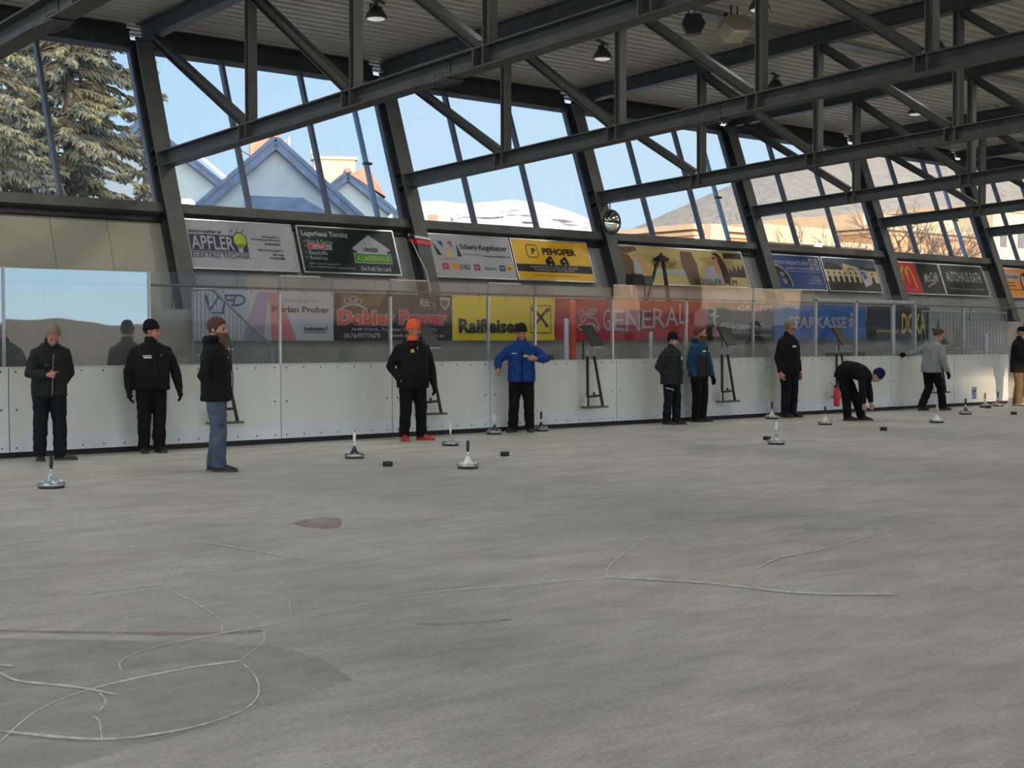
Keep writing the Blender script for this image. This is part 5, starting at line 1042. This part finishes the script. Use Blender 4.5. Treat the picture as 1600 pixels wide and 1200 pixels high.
    if hat:
        q = MB(); RB = R @ Matrix.Rotation(.16, 3, 'X')
        pr = [(.083,-.002),(.088,.005),(.089,.045),(.084,.05),(.083,.07),(.072,.102),(.05,.126),(.025,.136),(.004,.138)] if not cap else [(.08,.02),(.086,.03),(.088,.055),(.08,.085),(.055,.11),(.025,.12),(.004,.122)]
        out = []
        for r_, z_ in pr:
            out.append([hd(0,-.012,.018)+RB @ V3(r_*.93*math.cos(2*PI*k/24), r_*1.14*math.sin(2*PI*k/24), z_*(1+.05*noise.noise(V3(math.cos(2*PI*k/24)*2, math.sin(2*PI*k/24)*2, seed+z_*20)))) for k in range(24)])
        q.rings(out); h_ = part(q, 'beanie' if not cap else 'cap', hat)
        if not cap:
            q = MB(); out = []
            for r_, z_ in ((.088,-.004),(.093,.004),(.094,.04),(.088,.048)): out.append([hd(0,-.012,.018)+RB @ V3(r_*.94*math.cos(2*PI*k/24), r_*1.14*math.sin(2*PI*k/24), z_) for k in range(24)])
            q.rings(out); q.build('folded_rim', hat, h_, True, world=False)
        else:
            q = MB(); q.poly([hd(x_, .085+y_, .055+z_) for x_, y_, z_ in ((-.06,-.02,0), (-.045,.04,-.012), (0,.06,-.015), (.045,.04,-.012), (.06,-.02,0))], R @ V3(0,0,.008)); q.build('peak', hat, h_, False, world=False)
    if glasses:
        q = MB()
        for sx in (-1, 1):
            q.tube([hd(sx*.03+.022*math.cos(b_), .098, -.004+.016*math.sin(b_)) for b_ in [2*PI*k/12 for k in range(13)]], .003, 5); q.tube([hd(sx*.052,.096,.002), hd(sx*.08,.0,.0)], .003, 5)
        q.tube([hd(-.008,.1,0), hd(.008,.1,0)], .003, 5); part(q, 'glasses', GLS)
    # ---- jacket
    q = MB(); e = .036+puff
    q.rings([ring(t, rx*w_+e, (ry+e)*(1+bel(t)*.9), bel(t)*.07) for t, rx, ry in [(-jlen,.172,.125), (-jlen+.03,.175,.128), (.05,.175,.122), (.14,.168,.118), (.25,.168,.12), (.35,.176,.122), (.42,.178,.12), (.475,.158,.102), (.53,.105,.084), (.58,.072,.068)]])
    for sx in (1, -1):
        S_, E_, W_ = SH[sx], EL[sx], WR[sx]; i_ = S_+V3(-sx*.06, 0, .03)
        q.tube([i_, S_, S_.lerp(E_,.35), E_, E_.lerp(W_,.4), W_-(W_-E_).normalized()*.012], [.055+puff, .074+puff, .08+puff, .07+puff, .065+puff, .05+puff*.6], 14)
    if puff: dsp = lambda c_: .011*abs(math.sin(c_.z*PI/.085))-.004+.003*noise.noise(c_*14)
    else: dsp = wrinkle(seed, .008)
    jme = remesh(q, .012, 4, dsp); j = put(jme, 'jacket', [jacket]+([jm2] if jm2 else []), p)
    if jm2:
        for f_ in jme.polygons:
            c_ = f_.center
            if c_.z < 1.16+.05*math.sin(c_.x*9) and abs(c_.x-hip[0]) < .19*w_ and min((c_-EL[1]).length, (c_-EL[-1]).length) > .09: f_.material_index = 1
    q = MB(); cr = collar or jacket
    out = []
    for t, r_ in ((.545,.095), (.575,.088), (.645,.078), (.65,.068), (.60,.064)): out.append(ring(t, r_, r_*.98, .008, 20, 1.))
    q.rings(out, cap=False); q.build('collar', cr, j, True, world=False)
    def chest(x, t, lift=.026):                     # a point on the jacket front
        c_, u = sp(t); X = V3(1,0,0)-u*u.x; X.normalize(); Fv = u.cross(X); k_ = max(0, 1-(x/(.19*w_))**2)**.45; ryy = (.12+e)*(1+bel(t)*.9); return c_+X*x+Fv*(ryy*k_+bel(t)*.07+lift)
    if zipper:
        q = MB(); q.tube([chest(.0, t, .02) for t in (-.08,0,.08,.16,.24,.32,.40,.46,.50)], .006, 6); q.build('zip', zipper, j, True, world=False)
    if patch:
        for (x, t, w, h_, m_) in patch:
            q = MB(); P4 = [chest(x-w/2, t+h_/2), chest(x+w/2, t+h_/2), chest(x+w/2, t-h_/2), chest(x-w/2, t-h_/2)]; q.poly(P4, V3(0,-.004,0)); q.build('chest_patch', m_, j, False, world=False)
    if hood:
        q = MB(); c_, u = sp(.56); back = u.cross(V3(1,0,0))*-1; back = V3(0,-1,0) if back.y > 0 else back
        out = []
        for k in range(15):
            b_ = PI*(k/14)*1.16-PI*.08; ce = c_+V3(math.cos(b_)*.105, 0, 0)+(V3(0,-1,0)*math.sin(b_)*.125)+V3(0,.03,.045-.02*math.sin(b_)); r_ = .03+.028*math.sin(b_)
            d_ = V3(-math.sin(b_)*.105, -math.cos(b_)*.125, 0).normalized(); x_ = d_.cross(V3(0,0,1)); out.append([ce+x_*r_*math.cos(2*PI*g/10)+V3(0,0,1)*r_*1.15*math.sin(2*PI*g/10) for g in range(10)])
        q.rings(out); put(remesh(q, .012, 2, wrinkle(seed+3, .008)), 'hood', hood, j)
    # ---- trousers
    q = MB(); q.rings([ring(t, rx*w_+.012, (ry+.012)*(1+bel(t)*.8), bel(t)*.05) for t, rx, ry in [(-.12,.10,.09), (-.06,.16,.115), (.0,.17,.118), (.07,.17,.116)]])
    for sx in (1, -1):
        h_, k_, an = LEG[sx]; lo = an+(an-k_).normalized()*.035
        q.tube([h_+V3(0,0,.02), h_.lerp(k_,.35), k_, k_.lerp(an,.45), an.lerp(k_,.12), lo], [.106*wide,.108*wide,.09,.086,.082,.08], 14)
    tr_ = put(remesh(q, .012, 4, wrinkle(seed+9, .010, 6., 16.)), 'trousers', trousers, p)
    if stripe:
        h_, k_, an = LEG[1]; c_ = h_.lerp(k_, .55); q = MB(); out = [c_+V3(.098*math.sin(b_)*1.0, .098*math.cos(b_), .03*math.sin(b_)) for b_ in [(-.5+.25*k) for k in range(9)]]
        q.tube(out, .011, 6); q.build('white_stripe', WHT, tr_, True, world=False)
    # ---- shoes and gloves
    for sx, toe, lf in ((1, toeR, liftR), (-1, toeL, liftL)):
        h_, k_, an = LEG[sx]; ty = math.radians(toe); fd = V3(math.sin(ty), math.cos(ty), 0); sd_ = V3(fd.y, -fd.x, 0); b_ = V3(an.x, an.y, lf)
        def sect(y_, w, z0, h): return [b_+fd*y_+sd_*w*math.cos(g)+V3(0,0,max(z0, z0+(h-z0)*(.35+.65*math.sin(g)) if math.sin(g) > -.55 else z0)) for g in [2*PI*k/14 for k in range(14)]]
        q = MB(); q.rings([sect(-.075,.024,.012,.09), sect(-.06,.038,.012,.12), sect(-.01,.044,.012,.125), sect(.05,.046,.012,.105), (sect(.11,.05,.012,.075)), sect(.16,.048,.012,.06), sect(.20,.034,.012,.048), sect(.215,.016,.014,.035)]); o_ = part(q, 'shoe', shoe)
        q = MB(); q.poly([b_+fd*y_+sd_*w for y_, w in ((-.08,.02), (-.06,.042), (.05,.048), (.12,.055), (.18,.048), (.222,.02), (.222,-.02), (.18,-.048), (.12,-.055), (.05,-.048), (-.06,-.042), (-.08,-.02))], V3(0,0,.022)); q.build('sole', SHS if shoe is not SHO else SHO, o_, False, world=False)
    for sx, g_, cu in ((1, gloveR, fingersR), (-1, gloveL, fingersL)):
        if g_: q = MB(); hand(q, sx, .006, cu); q.tube([WR[sx]-(WR[sx]-EL[sx]).normalized()*.05, WR[sx]+(WR[sx]-EL[sx]).normalized()*.02], [.045,.038], 12); put(remesh(q, .006, 2), 'glove', g_, p)
    return p
person('grey-haired person in charcoal jacket bending forward and pointing at the ice', (78, 719), 12, 1.80, 1.08, 17, 0, 0, 38, ((.09,.10,-.27), (-.17,.2,.0)), ((-.07,-.10,-.27), (.10,-.10,-.16)), ankR=(.12,-.02), ankL=(-.12,.04), toeL=-55, toeR=5,
       jacket=CCHAR, trousers=CNAVY, hair=HGREY, skin=SKINR, zipper=ZIP, point='R', fingersR=.9, patch=[(.07,.36,.05,.008,ZIP)])
person('stout person all in black with black beanie, looking right, hands hanging', (237, 707), 14, 1.80, 1.32, 0, 0, -52, 0, ((.09,-.02,-.29), (.0,.04,-.25)), ((-.13,.0,-.28), (-.03,.07,-.25)), jacket=CBLK, trousers=CTRB, hat=BEB, hair=HDK, gloveR=BEB, gloveL=BEB, skin=SKINR,
       patch=[(.09,.40,.11,.016,WHT), (.085,.375,.10,.012,WHT), (-.1,.40,.02,.02,ZIP)], wide=1.06, jlen=.06, zipper=CDG)
person('bearded person in dark hooded jacket and blue jeans standing sideways on the ice', (338, 736), 78, 1.80, 1.12, 0, 0, 16, 3, ((.05,-.09,-.28), (-.05,.14,-.21)), ((-.05,-.05,-.28), (.05,.14,-.21)), ankR=(.09,.05), ankL=(-.09,-.05), jacket=CBLK, trousers=JEANS, hair=HBRN, beard=HBEARD, long_beard=True, hairlow=-.95, hood=CBLK, zipper=CDG, pocket=(1,-1), fingersR=.2, jlen=.10, patch=[(.09,.40,.03,.012,ZIP)])
person('stout person in orange beanie with moustache and orange shoes, one hand in pocket', (645, 688), 24, 1.83, 1.28, 0, 0, -32, 2, ((.14,-.05,-.28), (-.13,.13,-.2)), ((-.10,.0,-.29), (-.02,.06,-.26)), ankR=(.14,0), ankL=(-.14,.0), toeL=-40, toeR=12, jacket=CBLK, trousers=CTRB, shoe=SHO, hat=BEO, hair=HGREY, moustache=HDK, gloveL=BEB, collar=BEO, zipper=CDG, pocket=(1,), skin=SKINR,
       patch=[(.075,.42,.05,.05,GOLD), (-.0,.46,.015,.04,ZIP)], wide=1.05, jlen=.13)
person('person in royal blue jacket and dark beanie, elbows out and one hand at the chest', (815, 675), 2, 1.80, 1.1, 4, 0, 0, 8, ((.20,.03,-.20), (.0,.14,-.14)), ((-.24,.06,-.18), (.20,.15,.02)), ankR=(.14,0), ankL=(-.13,0), toeR=25, toeL=-5, jacket=CBLU, zipper=CNAVY, trousers=CTRB, hat=BEG, hair=HDK, patch=[(-.06,.36,.10,.06,mat('dark_crest',(.05,.06,.05),.6)), (-.06,.36,.06,.03,WHT), (.12,.40,.09,.008,WHT)], wide=1.04, jlen=.08, skin=SKINR)
person('short person in grey quilted jacket and black beanie with hands in jacket pockets', (1049, 663), 52, 1.66, 1.15, 0, 0, -12, 8, ((.12,-.08,-.26), (-.12,.15,-.15)), ((-.12,-.06,-.26), (.12,.15,-.15)), ankR=(.13,-.02), ankL=(-.10,.04), toeR=-10, pocket=(1,-1), jacket=CPUF, zipper=CBLK, puff=.012, trousers=CNAVY, hat=BEB, hair=HDK, stripe=True, patch=[(-.09,.38,.06,.07,WHT)], jlen=.13)
person('rust-haired person in petrol blue hooded jacket with dark gloves', (1092, 659), 55, 1.80, .98, 0, 0, -22, 2, ((.06,-.04,-.29), (-.01,.08,-.25)), ((-.11,.02,-.28), (-.03,.07,-.26)), jacket=CTEAL, jm2=CDG, zipper=CBLK, trousers=CTRB, hair=HRUST, beard=HRUST, hood=CTEAL, collar=mat('red_collar_lining',(.25,.03,.025),.7), gloveR=BEB, gloveL=BEB, patch=[(.07,.40,.07,.03,WHT), (-.08,.40,.07,.02,WHT)], jlen=.08)
person('tall person in black jacket with glasses and short grey hair, bare hands at the sides', (1232, 652), 50, 1.93, 1.1, -2, 0, 4, 12, ((.07,-.02,-.29), (.0,.07,-.26)), ((-.08,-.02,-.29), (-.0,.07,-.26)), jacket=CBLK, trousers=CNAVY, hair=HGREY, glasses=True, skin=SKINR, zipper=CDG, patch=[(.04,.38,.09,.025,WHT)], wide=1.02)
person('person in black with violet-blue beanie bending far down to the foot', (1331, 657), 78, 1.78, 1.05, 114, 0, 0, 64, ((.02,.02,-.29), (-.03,.02,-.27)), ((-.02,.06,-.29), (.03,.05,-.26)), ankR=(.10,-.06), ankL=(-.10,.16), toeR=-5, toeL=5, hip=(0,-.17,-.03), jacket=CBLK, trousers=CTRB, hat=BEV, hair=HDK, fingersR=.8, fingersL=.8, jlen=.06)
person('person in pale grey fleece seen from behind, walking right with one gloved arm stretched out', (1449, 641), 136, 1.80, 1.08, 8, 6, 50, 22, ((.07,.02,-.28), (.02,.10,-.25)), ((-.22,-.12,-.14), (-.19,-.12,-.05)), ankR=(.10,.25), ankL=(-.06,-.22), kneeR=(.10,.17,.50), kneeL=(-.09,.03,.48), toeR=5, toeL=0, jacket=CGRY, trousers=CTRB, hair=HBRN, gloveR=BEB, gloveL=BEB, jlen=.09, wide=1.05, off=(-.05,-.12))
person('person in long black jacket with black cap and grey beard, cut by the right edge', (1590, 634), 80, 1.84, 1.15, 4, 0, 0, 14, ((.05,.08,-.27), (-.06,.2,.04)), ((-.05,.08,-.27), (.06,.2,.04)), jacket=CBLK, trousers=KHAKI, hat=BEB, cap=True, hair=HGREY, beard=HWB, glasses=True, jlen=.16, ankR=(.1,.04), ankL=(-.1,-.05), shoe=SHG)
